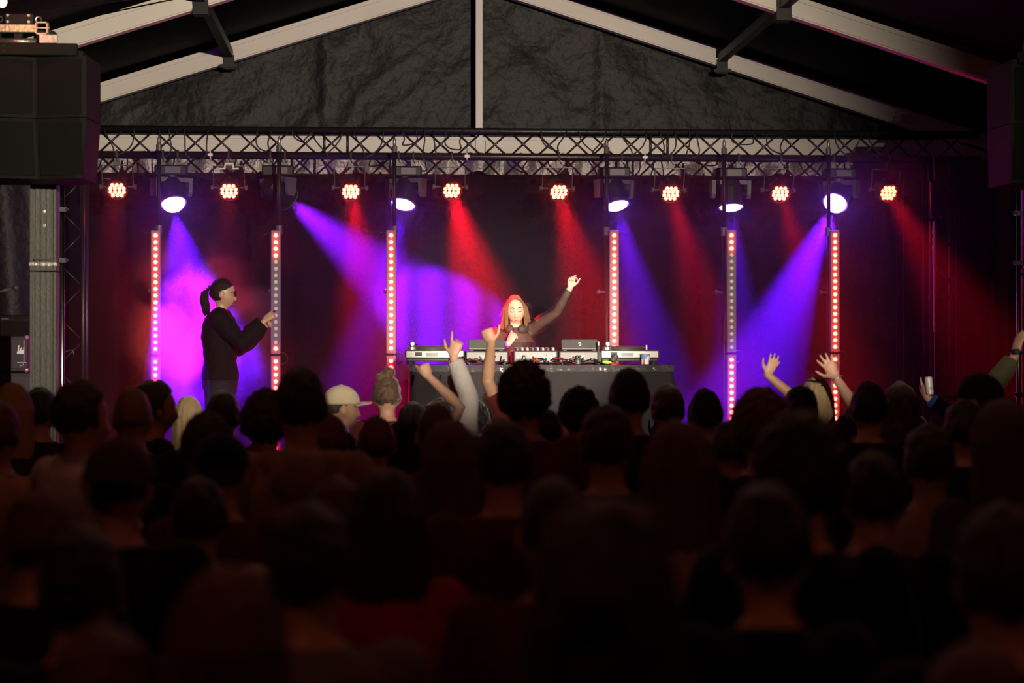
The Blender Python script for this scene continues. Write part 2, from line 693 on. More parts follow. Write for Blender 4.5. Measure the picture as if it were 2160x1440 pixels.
M_LED_ON = emat('led_lit_red', (1.0, .018, .011), 54)
M_LED_OFF = mat('led_lens_unlit', (.72, .70, .70), .25, 0, .05)
M_PARLED = emat('par_led_lit_red', (1.0, .04, .016), 32)
M_PARLED.cycles.emission_sampling = 'NONE'          # the beam lamp carries the light of the can
M_LENS = emat('moving_head_lens_lit', (.26, .07, 1.0), 45)
M_BAR = mat('led_bar_body', (.16, .145, .16), .45, .1, .25, 120, bump=.3, bscale=300)


def spot(name, loc, d, power, col, half, blend, parent, radius=.05):
    l = bpy.data.lights.new(name, 'SPOT')
    l.energy = power
    l.color = col
    l.spot_size = 2 * half
    l.spot_blend = blend
    l.shadow_soft_size = radius
    o = bpy.data.objects.new(name, l)
    COL.objects.link(o)
    o.parent = parent
    o.location = Vector(loc) - parent_loc(parent)
    o.rotation_euler = Vector(d).to_track_quat('-Z', 'Y').to_euler()
    return o


def clamp(parent, x, y, z):
    """half coupler on the chord at (x, y, z)"""
    c = MB()
    c.torus((x, y, z), (1, 0, 0), .034, .009, 14, 6)
    c.bar((x, y, z - .03), (x, y, z - .09), .04, .022, up=(0, 1, 0))
    c.lathe((x + .02, y - .035, z - .05), (0, -1, 0), [(0, .011), (.02, .011)], 8)
    return c.build('clamp', M_GREYMETAL, parent)


def par_can(px, py, d, power, half, label):
    beam = Vector(d).normalized()
    d = (beam + Vector((0, -.38, .30))).normalized()      # wide flood: the beam hangs a little below the can's axis
    c = at(px, py, 17.62)
    t = thing('par_can', label, 'stage light', (c.x, TY0, TZ0), 'red LED par cans')
    clamp(t, c.x, TY0, TZ0)
    s, u, _ = frame(d)
    h = MB()
    h.lathe(c - d * .17, d, [(0, .03), (.01, .06), (.05, .072), (.12, .078), (.172, .088), (.178, .088), (.178, .081), (.166, .078)], 24, True, True)
    for k in range(8):                          # cooling fins at the back of the can
        a = k * math.pi / 4
        o = s * math.cos(a) + u * math.sin(a)
        h.bar(c - d * .16 + o * .07, c - d * .09 + o * .082, .006, .02)
    h.build('housing', M_BLACK, t, smooth=False)
    y = MB()
    top = Vector((c.x, TY0, TZ0 - .09))
    for sx in (-1, 1):
        side = c - d * .08 + s * sx * .125
        corner = Vector((side.x, top.y, top.z))
        y.bar(Vector((c.x, top.y, top.z)), corner, .03, .005)
        y.bar(corner, side, .006, .026, up=(0, 1, 0))
        y.lathe(side - s * sx * .045, s * sx, [(0, .008), (.045, .008), (.047, .022), (.07, .022)], 10)
    y.build('yoke', M_GREYMETAL, t)
    row = ((-.5, 3), (.0, 0))
    k = 0
    for v_, n_ in ((.045, 3), (.0155, 4), (-.0155, 4), (-.045, 3)):
        for i in range(n_):
            w_ = (i - (n_ - 1) / 2) * .036
            o = inst('led', led_big, t, M_PARLED)
            o.location = c + d * .0 + s * w_ + u * v_ * 1.0 - Vector((c.x, TY0, TZ0))
    spot('par_beam', c + d * .02, beam, power, C_RED, half, .9, t, .06)
    return t


led_big = MB().ball((0, 0, 0), (.0165, .0165, .0165), 8, 4).mesh('par_led', True)
led_big.materials.append(None)
PARS = [
    (247, 401, (.00, -.62, -.78), .08, 15, 'leftmost of the eight red LED par cans, beside the left loudspeaker array'),
    (483, 403, (.03, -.62, -.78), .06, 15, 'red LED par can hung from a white bracket above the dancer in black'),
    (740, 404, (.12, -.58, -.80), 1.1, 15, 'red LED par can just left of the third LED tower pole'),
    (953, 402, (.17, -.58, -.80), 2.3, 17, 'red LED par can with the strongest red beam, left of the white king post'),
    (1179, 405, (.14, -.58, -.80), 1.2, 16, 'red LED par can above the raised hand of the DJ'),
    (1415, 408, (.13, -.60, -.78), .7, 13, 'red LED par can between the fourth and fifth LED tower poles'),
    (1646, 408, (.10, -.62, -.78), .45, 13, 'red LED par can between the fifth and sixth LED tower poles'),
    (1874, 407, (.26, -.62, -.76), .40, 16, 'rightmost of the eight red LED par cans'),
]
for px, py, d, k, ha, lab in PARS:
    t = par_can(px, py, d, W_PAR * k, R(ha), lab)
    if px == 483:
        c = at(483, 352, 17.56)
        b = MB()
        b.prism([(-.08, -.02), (-.03, -.02), (-.025, .02), (.025, .02), (.03, -.02), (.08, -.02), (.08, -.008), (.042, -.008), (.034, .034), (-.034, .034), (-.042, -.008), (-.08, -.008)],
                (0, .03, 0), c)
        b.build('white_bracket', M_WHITE, t)


def moving_head(px, py, d, power, half, label, blend=.35, col=C_BLUE, lit=True):
    d = Vector(d).normalized()
    c = at(px, py, 17.66)                       # middle of the lens
    x = c.x - d.x * .16
    t = thing('moving_head', label, 'moving light', (x, TY0 + .06, TZ0), 'blue moving head lamps')
    clamp(t, x - .06, TY0, TZ0)
    clamp(t, x + .06, TY0, TZ0)
    b = MB()
    b.bbox((x, TY0 + .06, TZ0 - .125), (.26, .17, .085), .012)
    b.build('base', M_BLACK, t)
    pl = MB()
    pl.bbox((x + .02, TY0 - .03, TZ0 - .125), (.13, .012, .06), .004)
    pl.build('back_panel', M_GREY, t)
    piv = Vector((x, TY0 + .06, TZ0 - .29))
    # the yoke turns to let the head tilt along d: its axle is across d
    hd = Vector((d.x, d.y, 0))
    hd = hd.normalized() if hd.length > .05 else Vector((0, -1, 0))
    ax = Vector((-hd.y, hd.x, 0))
    y = MB()
    y.lathe((x, TY0 + .06, TZ0 - .167), (0, 0, -1), [(0, .05), (.03, .05)], 16)
    y.bar(piv + Vector((0, 0, .09)) - ax * .145, piv + Vector((0, 0, .09)) + ax * .145, .09, .035)
    for sx in (-1, 1):
        o = piv + ax * sx * .135
        y.prism([(-.055, .105), (.055, .105), (.045, -.01), (.03, -.045), (-.03, -.045), (-.045, -.01)], ax * sx * .032, o, hd, (0, 0, 1))
    y.build('yoke', M_GREY, t)
    h = MB()
    h.lathe(piv - d * .14, d, [(0, .03), (.012, .07), (.05, .095), (.11, .102), (.17, .10), (.235, .098), (.243, .108), (.262, .110), (.262, .098), (.245, .094)], 28)
    for sx in (-1, 1):
        h.lathe(piv + ax * sx * .09, ax * sx, [(0, .03), (.05, .03)], 10)
    h.build('head', M_BLACK, t, smooth=False)
    face = piv + d * .108
    ln = MB()
    s, u, _ = frame(d)
    Mx = Matrix((s, u, d)).transposed()
    ln.ball(face, (.098, .098, .085 if px in (369, 1754) else .045), 18, 9, M=Mx)
    ln.build('lens', M_LENS if lit else M_LED_OFF, t, smooth=True)
    rim = MB()
    rim.torus(face + d * .012, d, .107, .006, 28, 6)
    rim.build('lens_rim', M_GREYMETAL, t, smooth=True)
    spot('head_beam', face + d * .09, d, power, col, half, blend, t, .06)
    return t


HEADS = [
    (369, 410, (.19, -.44, -.88), 1.15, 19, 'blue moving head shining towards the dancer, first from the left', .5),
    (612, 412, (.62, .62, -.48), 7.0, 13, 'dark-sided moving head turned away, its blue beam landing on the curtain', .12),
    (848, 420, (-.20, -.40, -.90), .8, 13, 'blue moving head tilted down to the left beside the third LED tower pole', .6),
    (1302, 425, (.18, -.36, -.92), .8, 13, 'blue moving head tilted down to the right behind the fourth LED tower pole', .6),
    (1541, 427, (.02, -.22, -.97), .7, 13, 'blue moving head pointing straight down behind the fifth LED tower pole', .6),
    (1754, 417, (-.40, -.62, -.68), 1.7, 11, 'blue moving head with the strong slanting beam behind the last LED tower pole', .25),
]
for px, py, d, k, ha, lab, bl in HEADS:
    moving_head(px, py, d, W_HEAD * k, R(ha), lab, bl, (.24, .004, 1.0) if px == 612 else C_BLUE)

# front-of-house profile spots on poles behind the crowd, warm white; a lower shutter keeps each beam off the crowd
def front_spot(x, target, power, half, blend, cut, label):
    pF = Vector((x, -1.5, 3.7))
    dF = (target - pF).normalized()
    fr = thing('front_profile_spot', label, 'stage light', (pF.x, pF.y - .2, 0), 'front-of-house spots')
    m = MB()
    m.lathe(pF - dF * .55, dF, [(0, .05), (.02, .12), (.25, .13), (.32, .09), (.5, .095), (.5, .085), (.34, .08)], 20)
    m.build('housing', M_BLACK, fr)
    m = MB()
    m.tube([(pF.x, pF.y - .2, 0), (pF.x, pF.y - .2, 3.55)], .025, 8)
    m.build('pole', M_BLACK, fr)
    m = MB()
    m.lathe((pF.x, pF.y - .2, 0), (0, 0, 1), [(0, .4), (.02, .4)], 20)
    m.build('base_plate', M_BLACK, fr)
    m = MB()
    sF = frame(dF)[0]
    q = pF + Vector((dF.x, dF.y, 0)) * .5
    m.bar(q - sF * .4 + Vector((0, 0, cut * .5 - .2)), q + sF * .4 + Vector((0, 0, cut * .5 - .2)), .006, .4)
    m.bar(pF + Vector((-.1, -.05, -.12)), q + Vector((-.1, 0, cut * .5 - .3)), .01, .02)
    m.bar(pF + Vector((.1, -.05, -.12)), q + Vector((.1, 0, cut * .5 - .3)), .01, .02)
    m.build('shutter', M_BLACK, fr)
    spot('front_beam', pF, dF, power, C_WARM, R(half), blend, fr, .010)


front_spot(XC + 2.2, at(760, 470, 18.0), W_FRONT, 15, .8, CUT, 'black front-of-house wash spot on a pole behind the crowd')
front_spot(XC + 1.2, at(1085, 665, 16.7), W_KEY, 3.4, .6, CUT, 'black front-of-house key spot on a pole aimed at the DJ')

# ------------------------------------------------------------------ LED towers
YL = 17.25
lens_me = MB().lathe((0, 0, 0), (0, -1, 0), [(0, .0175), (.006, .0170), (.012, .009)], 10).mesh('led', True)
lens_me.materials.append(None)
bar_me = MB().bbox((0, .028, -.5), (.078, .056, .995), .006).mesh('led_bar', False)
bar_me.materials.append(M_BAR)
ON = '1' * 18
TOWERS = [
    (329, 334, ON + ON, 'leftmost LED tower with all its dots glowing red'),
    (582, 588, '1111' + '0' * 13 + '1' + ON, 'LED tower beside the dancer, most of its upper dots unlit and white'),
    (825, 832, ON + ON, 'red-lit LED tower left of the DJ table'),
    (1295, 1281, ON + ON, 'red-lit LED tower just behind the right end of the DJ table'),
    (1542, 1529, '111' + '0' * 15 + ON, 'LED tower between blue beams, upper dots unlit and lower dots pinkish red'),
    (1760, 1750, ON + '101' + '1' * 9 + '000000', 'rightmost LED tower with red dots beside the slanting blue beam'),
]
for i, (px, pp, pat, lab) in enumerate(TOWERS):
    c = at(px, 485, YL)
    q = at(pp, 485, YL + .03)
    t = thing('led_tower', lab, 'LED tower', (q.x, YL + .03, STAGE_Z), 'LED towers across the stage')
    pb = MB()
    pb.tube([(q.x, YL + .07, STAGE_Z + .01), (q.x, YL + .07, 2.9)], .0185, 10)
    pb.tube([(q.x, YL + .07, 2.88), (q.x, YL + .07, 3.58)], .0165, 10)
    pb.build('pole', M_BLACK, t, smooth=True)
    sp = MB()
    sp.tube([(q.x, YL + .07, 3.57), (q.x, YL + .07, 3.63), (q.x, YL + .07, 3.655)], [.0125, .0125, .004], 8)
    sp.build('spigot', M_STEEL, t, smooth=True)
    for z_, r_, h_ in ((2.86, .026, .07), (3.53, .023, .05)):
        co = MB()
        co.lathe((q.x, YL + .07, z_), (0, 0, 1), [(0, r_), (h_, r_)], 12)
        co.build('collar', M_GREYMETAL, t)
    co = MB()
    co.lathe((q.x - .015, YL + .05, 2.40), (-1, -.3, 0), [(0, .008), (.05, .008), (.052, .018), (.07, .018)], 8)
    co.build('knob', M_GREYMETAL, t)
    ba = MB()
    ba.lathe((q.x, YL + .07, STAGE_Z), (0, 0, 1), [(0, .23), (.012, .23), (.018, .22)], 24)
    ba.build('base_plate', M_BLACK, t)
    for k in range(2):
        zt = c.z - k * 1.012
        b = inst('led_bar', bar_me, t, None, Vector((c.x, YL - .028, zt)) - t.location)
        br = MB()
        for dz in (-.06, -.92):
            br.bar((c.x, YL + .035, zt + dz), (q.x, YL + .07, zt + dz), .03, .035)
        br.build('bracket', M_BLACK, t)
        for n in range(18):
            on = pat[k * 18 + n] == '1'
            inst('led', lens_me, b, M_LED_ON if on else M_LED_OFF, (0, 0, -.045 - n * .0535))
        if k == 0:
            w_ = MB()
            rr = random.Random(i)
            sx = -1 if px < pp else 1
            w_.tube([(c.x + sx * .04, YL + .02, zt - .03), (c.x + sx * (.06 + .03 * rr.random()), YL, zt - .02), (c.x + sx * .10, YL + .0, zt - .05)], .004, 5)
            w_.build('plug_lead', M_RUBBER, t, smooth=True)
        else:
            w_ = MB()
            w_.torus((c.x + .045, YL, zt - .02), (0, 1, .3), .05, .0045, 16, 5, -2.2, 2.2)
            w_.build('plug_lead', M_RUBBER, t, smooth=True)

# ------------------------------------------------------------------ loudspeaker towers with flown arrays
def array_tower(xe, x1, sgn, Y, label_t, label_a):
    """xe: x of the inner edge of the column; sgn +1 = the tower stands on the left of the stage"""
    col_w = .165
    cx = xe - sgn * col_w / 2
    t = thing('speaker_tower', label_t, 'tower', (cx, Y, 0), 'loudspeaker towers')
    prof = [(-.5, -.5), (-.5, .5), (-.40, .5), (-.40, .38), (-.30, .38), (-.30, .5), (-.14, .5), (-.14, .42), (-.08, .42), (-.08, .5), (.08, .5), (.08, .42), (.14, .42), (.14, .5), (.30, .5), (.30, .38), (.40, .38), (.40, .5), (.5, .5), (.5, -.5)]
    for z0, z1, nm in ((.15, 2.42, 'lower_column'), (2.43, 3.20, 'upper_column')):
        c = MB()
        c.prism([(a * col_w, b * col_w) for a, b in prof], (0, 0, z1 - z0), (cx, Y, z0), (1, 0, 0), (0, -1, 0))
        c.build(nm, mat('tower_aluminium', (.10, .10, .085), .5, .2, .2, 30, bump=.15, bscale=60), t)
    c = MB()
    c.box((cx, Y, 2.47), (col_w + .012, col_w + .02, .02))
    c.tube([(cx - .055, Y - .09, 2.50), (cx + .055, Y - .09, 2.50)], .006, 8)
    c.build('splice_bar', M_STEEL, t)
    for z in (2.72, 2.81):
        c = MB()
        c.lathe((cx + .01, Y - .075, z), (0, -1, 0), [(0, .011), (.012, .011)], 10)
        c.build('bolt', M_STEEL, t)
    # back pipe that catches the stage light on the inner edge
    c = MB()
    c.tube([(xe + sgn * .022, Y + .04, .1), (xe + sgn * .022, Y + .04, 3.25)], .016, 10)
    c.build('side_pipe', mat('dark_chromed_pipe', (.35, .33, .33), .22, 1.0), t, smooth=True)
    for z in (3.0, 2.83, 2.50, 1.62, 1.50):
        c = MB()
        c.box((xe + sgn * .03, Y + .02, z), (.045, .05, .03))
        c.lathe((xe + sgn * .05, Y, z), (sgn, -.3, 0), [(0, .008), (.02, .008)], 8)
        c.build('pipe_clamp', M_GREYMETAL, t)
    c = MB()
    c.box((cx, Y, .075), (.9, .9, .15))
    c.build('foot', M_BLACK, t)
    c = MB()
    c.bar((cx, Y, 3.2), (cx, Y, 3.98), .13, .13, up=(0, 1, 0))
    c.build('mast_head', M_BLACK, t)
    # the flown array
    Ya = Y - .45
    a = thing('line_array', label_a, 'loudspeaker', (x1 - sgn * .48, Ya, 2.98), 'flown loudspeaker arrays')
    S = lambda v: sgn * v
    def sect(z0, z1, tilt0, tilt1, k):
        # plan of the cabinet front: flat baffle, then a waveguide valley near the inner side
        plan = [(-1.0, 0), (-.62, 0), (-.60, .0), (-.32, .07), (-.04, 0), (0, 0), (.035, .40), (-.10, .55), (-1.0, .55)]
        vs = []
        for z, tl in ((z0, tilt0), (z1, tilt1)):
            for px_, py_ in plan:
                vs.append((x1 + S(px_ - tl * .4 * (1 if px_ > -.2 else 0)), Ya - .28 + py_ + tl, z))
        n = len(plan)
        fs = [tuple(range(n)), tuple(reversed(range(n, 2 * n)))] + [(i, n + i, n + (i + 1) % n, (i + 1) % n) for i in range(n)]
        c = MB().add(vs, fs)
        o = c.build('cabinet', M_CAB, a)
        g = MB()
        for lo, hi in (((-.97), (-.63)), ((-.58), (-.34)), ((-.30), (-.03))):
            def fy(xx):
                return .07 * (1 - abs(xx + .32) / .28) if abs(xx + .32) < .28 else 0
            q = []
            for z, tl in ((z0 + .02, tilt0 * .9 + tilt1 * .1), (z1 - .02, tilt1 * .9 + tilt0 * .1)):
                for xx in (lo, hi):
                    q.append((x1 + S(xx), Ya - .292 + fy(xx) + tl, z))
            q2 = [(p[0], p[1] + .02, p[2]) for p in q]
            g.add(q + q2, [(0, 1, 3, 2), (4, 6, 7, 5), (0, 4, 5, 1), (2, 3, 7, 6), (0, 2, 6, 4), (1, 5, 7, 3)])
        g.build('grille', M_GRILLE, o)
    zb = 2.98
    sect(zb + .37, zb + .745, 0, 0, 0)
    sect(zb, zb + .365, .10, 0, 1)
    c = MB()
    c.bbox((x1 - S(.53), Ya - .27, zb + .785), (.95, .05, .075), .006)
    c.bbox((x1 - S(.5), Ya, zb + .765), (.95, .5, .035), .004)
    c.build('flying_frame', M_CAB, a)
    for dx in (.50, .62):
        for dz in (.77, .80):
            c = MB()
            c.box((x1 - S(dx), Ya - .297, zb + dz), (.02, .006, .012))
            c.build('slot', M_BLACK, a)
    c = MB()
    c.torus((x1 - S(.56), Ya - .31, zb + .735), (0, 1, 0), .028, .006, 16, 6, -1.0, 4.1)
    c.bar((x1 - S(.53), Ya - .31, zb + .765), (x1 - S(.59), Ya - .31, zb + .765), .012, .012)
    c.build('shackle', M_STEEL, a)
    # rigging: galvanised beam with square end clamps, motor plate, steel feet
    M_GALV = mat('galvanised_yellow_zinc', (.56, .52, .36), .4, .6, .25, 60, bump=.2)
    xr = x1 - S(.46)
    rg = MB()
    rg.bbox((xr, Ya - .05, zb + .945), (.24, .05, .05), .004)
    rg.build('rigging_beam', M_GALV, a)
    for dx in (-.155, .155):
        rg = MB()
        for e in (-1, 1):
            rg.box((xr + dx + e * .035, Ya - .06, zb + .945), (.008, .06, .078))
            rg.box((xr + dx, Ya - .06, zb + .945 + e * .035), (.078, .06, .008))
        rg.bar((xr + dx - .05, Ya - .09, zb + .945), (xr + dx + .05, Ya - .09, zb + .945), .006, .006)
        rg.build('end_clamp', M_GALV, a)
    rg = MB()
    rg.bbox((xr + .01, Ya - .04, zb + 1.005), (.18, .05, .075), .008)
    rg.build('motor_plate', M_BLACK, a)
    for dx in (-.065, .065):
        for dz in (.985, 1.025):
            rg = MB()
            rg.lathe((xr + .01 + dx, Ya - .066, zb + dz), (0, -1, 0), [(0, .009), (.01, .009)], 8)
            rg.build('bolt', M_GALV, a)
    for dx in (-.11, .13):
        rg = MB()
        rg.torus((xr + dx, Ya - .04, zb + 1.005), (0, 1, 0), .018, .004, 14, 5)
        rg.build('shackle', M_STEEL, a)
    rg = MB()
    rg.bar((xr, Ya, zb + .78), (xr, Ya, zb + 1.04), .05, .05, up=(0, 1, 0))
    rg.bar((xr - .1, Ya, zb + .78), (xr - .13, Ya, zb + .94), .03, .03, up=(0, 1, 0))
    rg.bar((xr + .1, Ya, zb + .78), (xr + .15, Ya, zb + .94), .03, .03, up=(0, 1, 0))
    rg.build('strut', M_BLACK, a)
    for dx in (-.20, .20):
        rg = MB()
        rg.bbox((xr + dx, Ya - .1, zb + .875), (.11 if dx > 0 else .08, .03, .055), .003)
        rg.build('steel_foot', M_STEEL, a)
    rg = MB()
    rg.tube([(xr - .12, Ya - .06, zb + .865), (xr + .12, Ya - .06, zb + .865)], .02, 8)
    rg.build('cross_tube', M_STEEL, a, smooth=True)


YT = 14.0
array_tower(at(122, 600, YT).x, at(182, 250, YT - .73).x, 1, YT, 'grey aluminium loudspeaker tower at the left edge of the stage', 'black flown loudspeaker array with galvanised rigging at upper left')
array_tower(at(2159, 600, YT).x, at(2131, 250, YT - .73).x, -1, YT, 'loudspeaker tower at the right edge of the stage, lit red', 'black flown loudspeaker array at the right edge, lit purple on its side')

# ------------------------------------------------------------------ festoon bulb showing at the top left, and unseen fill bulbs added over the crowd
M_BULB = emat('festoon_bulb_lit', (1.0, .50, .16), 9)


def bulb(x, y, z, label, power):
    t = thing('festoon_or_fill_bulb', label, 'bulb', (x, y, z), 'festoon bulbs under the roof')
    b = MB()
    b.ball((x, y, z), (.028, .028, .034), 14, 10)
    b.build('glass_bulb', M_BULB, t, smooth=True)
    b = MB()
    b.lathe((x, y, z + .028), (0, 0, 1), [(0, .018), (.045, .018), (.055, .008)], 10)
    b.build('socket', M_RUBBER, t)
    b = MB()
    b.tube([(x, y, z + .08), (x, y, z + .35)], .004, 5)
    b.build('flex', M_RUBBER, t)
    l = bpy.data.lights.new('bulb_light', 'POINT')
    l.energy = power
    l.color = (1, .26, .15)
    l.shadow_soft_size = .05
    o = bpy.data.objects.new('bulb_light', l)
    COL.objects.link(o)
    o.parent = t
    o.location = (0, 0, -.05)


c = at(5, 4, 13.0)
bulb(c.x, 13.0, c.z, 'warm glowing festoon bulb in the top left corner under the roof', W_BULB)
bulb(XC - 2.5, 2.0, 4.25, 'added red fill bulb under the roof behind the crowd, left side', W_BULB * 6)  # this and the next bulbs are out of view, added to brighten the crowd
bulb(XC + 2.6, 1.4, 4.2, 'added red fill bulb under the roof behind the crowd, right side', W_BULB * 6)
bulb(XC - 2.6, 7.4, 4.25, 'added red fill bulb under the roof above the left of the crowd', W_BULB * 3.2)
bulb(XC - .3, 8.2, 4.9, 'added red fill bulb under the ridge above the middle of the crowd', W_BULB * 3.2)
bulb(XC + 2.4, 7.0, 4.3, 'added red fill bulb under the roof above the right of the crowd', W_BULB * 2.8)

# ------------------------------------------------------------------ DJ table and what stands on it
TBY0, TBY1 = 15.70, 16.42
tl_, tr_ = at(868, 770, TBY0), at(1418, 770, TBY0)
TX0, TX1, TBZ = tl_.x, tr_.x, 1.808
tb = thing('dj_table', 'DJ table under a dark cloth with a glossy wrapped top edge', 'table', ((TX0 + TX1) / 2, (TBY0 + TBY1) / 2, STAGE_Z))
m = MB()
m.box(((TX0 + TX1) / 2, (TBY0 + TBY1) / 2, TBZ - .02), (TX1 - TX0, TBY1 - TBY0, .04))
m.build('table_top', M_DECK, tb)
for x in (TX0 + .06, TX1 - .06):
    for y in (TBY0 + .06, TBY1 - .06):
        m = MB()
        m.tube([(x, y, STAGE_Z), (x, y, TBZ - .04)], .022, 8)
        m.build('leg', M_ALU, tb)
vs, fs = [], []                                  # cloth front and sides, flaring at the lower right
n, nz = 120, 16
path = [(TX0, TBY1), (TX0, TBY0), (TX1, TBY0), (TX1, TBY1)]
L = [TBY1 - TBY0, TX1 - TX0, TBY1 - TBY0]
tot = sum(L)
for j in range(nz + 1):
    t = j / nz
    for i in range(n + 1):
        u = tot * i / n
        if u < L[0]:
            x, y, ox, oy = TX0, TBY1 - u, -1, 0
        elif u < L[0] + L[1]:
            x, y, ox, oy = TX0 + u - L[0], TBY0, 0, -1
        else:
            x, y, ox, oy = TX1, TBY0 + u - L[0] - L[1], 1, 0
        fold = .008 + t * (.03 + .02 * math.sin(u * 17) + .015 * noise.noise(Vector((u * 3, t, 1))))
        if ox > 0:
            fold += .10 * t
        z = TBZ - .035 - t * (TBZ - STAGE_Z - .06)
        vs.append((x + ox * fold, y + oy * fold, z))
for j in range(nz):
    for i in range(n):
        a = j * (n + 1) + i
        fs.append((a, a + 1, a + n + 2, a + n + 1))
MB().add(vs, fs).build('table_cloth', M_CLOTH, tb, smooth=True)
vs, fs = [], []                                  # glossy black film wrapped over the table edge
n = 160
rows = ((TBY1, .006), (TBY0 + .05, .008), (TBY0 - .006, .004), (TBY0 - .014, -.018), (TBY0 - .010, -.045))
for j, (y, dz) in enumerate(rows):
    for i in range(n + 1):
        x = TX0 - .012 + (TX1 - TX0 + .024) * i / n
        k = noise.noise(Vector((x * 30, j * 1.7, 2)))
        vs.append((x, y - (.006 * abs(k) if j > 1 else 0), TBZ + dz + (.006 * k if j in (2, 3, 4) else .001 * k)))
for j in range(len(rows) - 1):
    for i in range(n):
        a = j * (n + 1) + i
        fs.append((a, a + 1, a + n + 2, a + n + 1))
MB().add(vs, fs).build('wrapped_edge', mat('glossy_black_film', (.05, .045, .05), .16, .0, .2, 20, bump=.15, bscale=60, spec=.9), tb, smooth=False)

M_SILVER = mat('silver_deck_metal', (.10, .095, .092), .35, .5, .1, 30)
M_PLATE = mat('pale_label_plate', (.50, .48, .45), .5)
M_PLAYER = mat('player_graphite', (.05, .047, .05), .45, .1, .1)


def deck(px, label, mirrored=False):
    """turntable seen from behind"""
    c = at(px, 760, TBY0 + .13)
    x, y, z = c.x, TBY0 + .27, TBZ + .008
    t = thing('turntable', label, 'turntable', (x, y, z), 'turntables on the DJ table')
    m = MB()
    m.bbox((x, y, z + .075), (.44, .35, .065), .01)
    m.build('plinth', M_SILVER, t)
    m = MB()
    m.bbox((x, y, z + .034), (.42, .33, .022), .006)
    m.build('underside', M_RUBBER, t)
    for sx in (-1, 1):
        for sy in (-1, 1):
            f = MB()
            f.lathe((x + sx * .18, y + sy * .13, z), (0, 0, 1), [(0, .028), (.012, .03), (.03, .022)], 14)
            f.build('foot', M_RUBBER, t)
    m = MB()
    m.lathe((x - .03, y, z + .108), (0, 0, 1), [(0, .16), (.018, .166), (.024, .16), (.026, .01)], 36)
    m.build('platter', M_SILVER, t)
    m = MB()
    m.lathe((x - .03, y, z + .134), (0, 0, 1), [(0, .15), (.004, .15)], 36)
    m.build('slipmat', mat('red_slipmat', (.25, .02, .02), .8), t)
    sx = -1 if not mirrored else -1
    tx = x - .165
    m = MB()
    m.lathe((tx, y - .10, z + .108), (0, 0, 1), [(0, .034), (.02, .034), (.022, .02), (.05, .02)], 18)
    m.lathe((tx, y - .13, z + .152), (0, -1, 0), [(0, .019), (.03, .019), (.034, .012)], 14)
    m.build('tonearm_weight', M_STEEL, t)
    m = MB()
    m.tube([(tx, y - .10, z + .15), (tx + .01, y + .06, z + .152), (tx + .04, y + .13, z + .147)], .0045, 6)
    m.build('tonearm', M_STEEL, t, smooth=True)
    m = MB()
    m.lathe((x + .16, y + .13, z + .107), (0, 0, 1), [(0, .011), (.035, .011), (.04, .007)], 10)
    m.build('target_lamp', M_STEEL, t)
    for k, (dx, w) in enumerate(((-.02, .09), (.075, .075))):
        m = MB()
        m.box((x + dx, y - .177, z + .072), (w, .006, .028))
        m.build('label_plate', M_PLATE if k else M_GREYMETAL, t)
    m = MB()
    m.box((x - .12, y - .176, z + .075), (.05, .006, .03))
    m.build('socket_panel', M_RUBBER, t)
    return t


deck(917, 'silver turntable at the left end of the DJ table')
deck(1328, 'silver turntable at the right end of the DJ table, behind the paper cup')


def player(px, label, logo):
    c = at(px, 760, TBY0 + .2)
    x, y, z = c.x, TBY0 + .30, TBZ + .008
    t = thing('media_player', label, 'media player', (x, y, z), 'media players on the DJ table')
    m = MB()
    m.bbox((x, y, z + .055), (.32, .38, .09), .012)
    m.build('body', M_PLAYER, t)
    for sx in (-1, 1):
        for sy in (-1, 1):
            f = MB()
            f.lathe((x + sx * .13, y + sy * .15, z), (0, 0, 1), [(0, .016), (.012, .016)], 10)
            f.build('foot', M_RUBBER, t)
    m = MB()                                      # raised screen, seen from behind
    Mx = Matrix.Rotation(R(-28), 3, 'X')
    m.bbox((x, y - .11, z + .145), (.27, .022, .085), .006, M=Mx)
    scr = m.build('screen', M_GREY, t)
    m = MB()
    for sx in (-1, 1):
        m.bbox((x + sx * .11, y - .10, z + .108), (.03, .05, .03), .004)
    m.build('screen_hinge', M_RUBBER, t)
    m = MB()
    m.lathe((x, y + .08, z + .10), (0, 0, 1), [(0, .10), (.012, .103), (.018, .098), (.02, .02)], 28)
    m.build('jog_wheel', M_RUBBER, t)
    m = MB()
    m.box((x - .02, y - .192, z + .055), (.11, .006, .032))
    m.build('socket_panel', M_GREYMETAL, t)
    for k in range(4):
        m = MB()
        m.lathe((x - .055 + k * .024, y - .195, z + .055), (0, -1, 0), [(0, .007), (.014, .007)], 8)
        m.build('socket', M_STEEL if k % 2 else M_RUBBER, t)
    if logo:
        lg = MB()
        cc = Vector((x, y - .11, z + .145)) + Mx @ Vector((0, -.013, 0))
        lg.torus(cc, Mx @ Vector((0, 1, 0)), .010, .0028, 14, 5, -1.9, 2.6)
        lg.build('logo', mat('white_print', (.85, .85, .85), .5), scr)
    return t


player(1026, 'dark media player with raised screen left of the mixer', False)
player(1222, 'dark media player with raised screen and white ring logo right of the mixer', True)

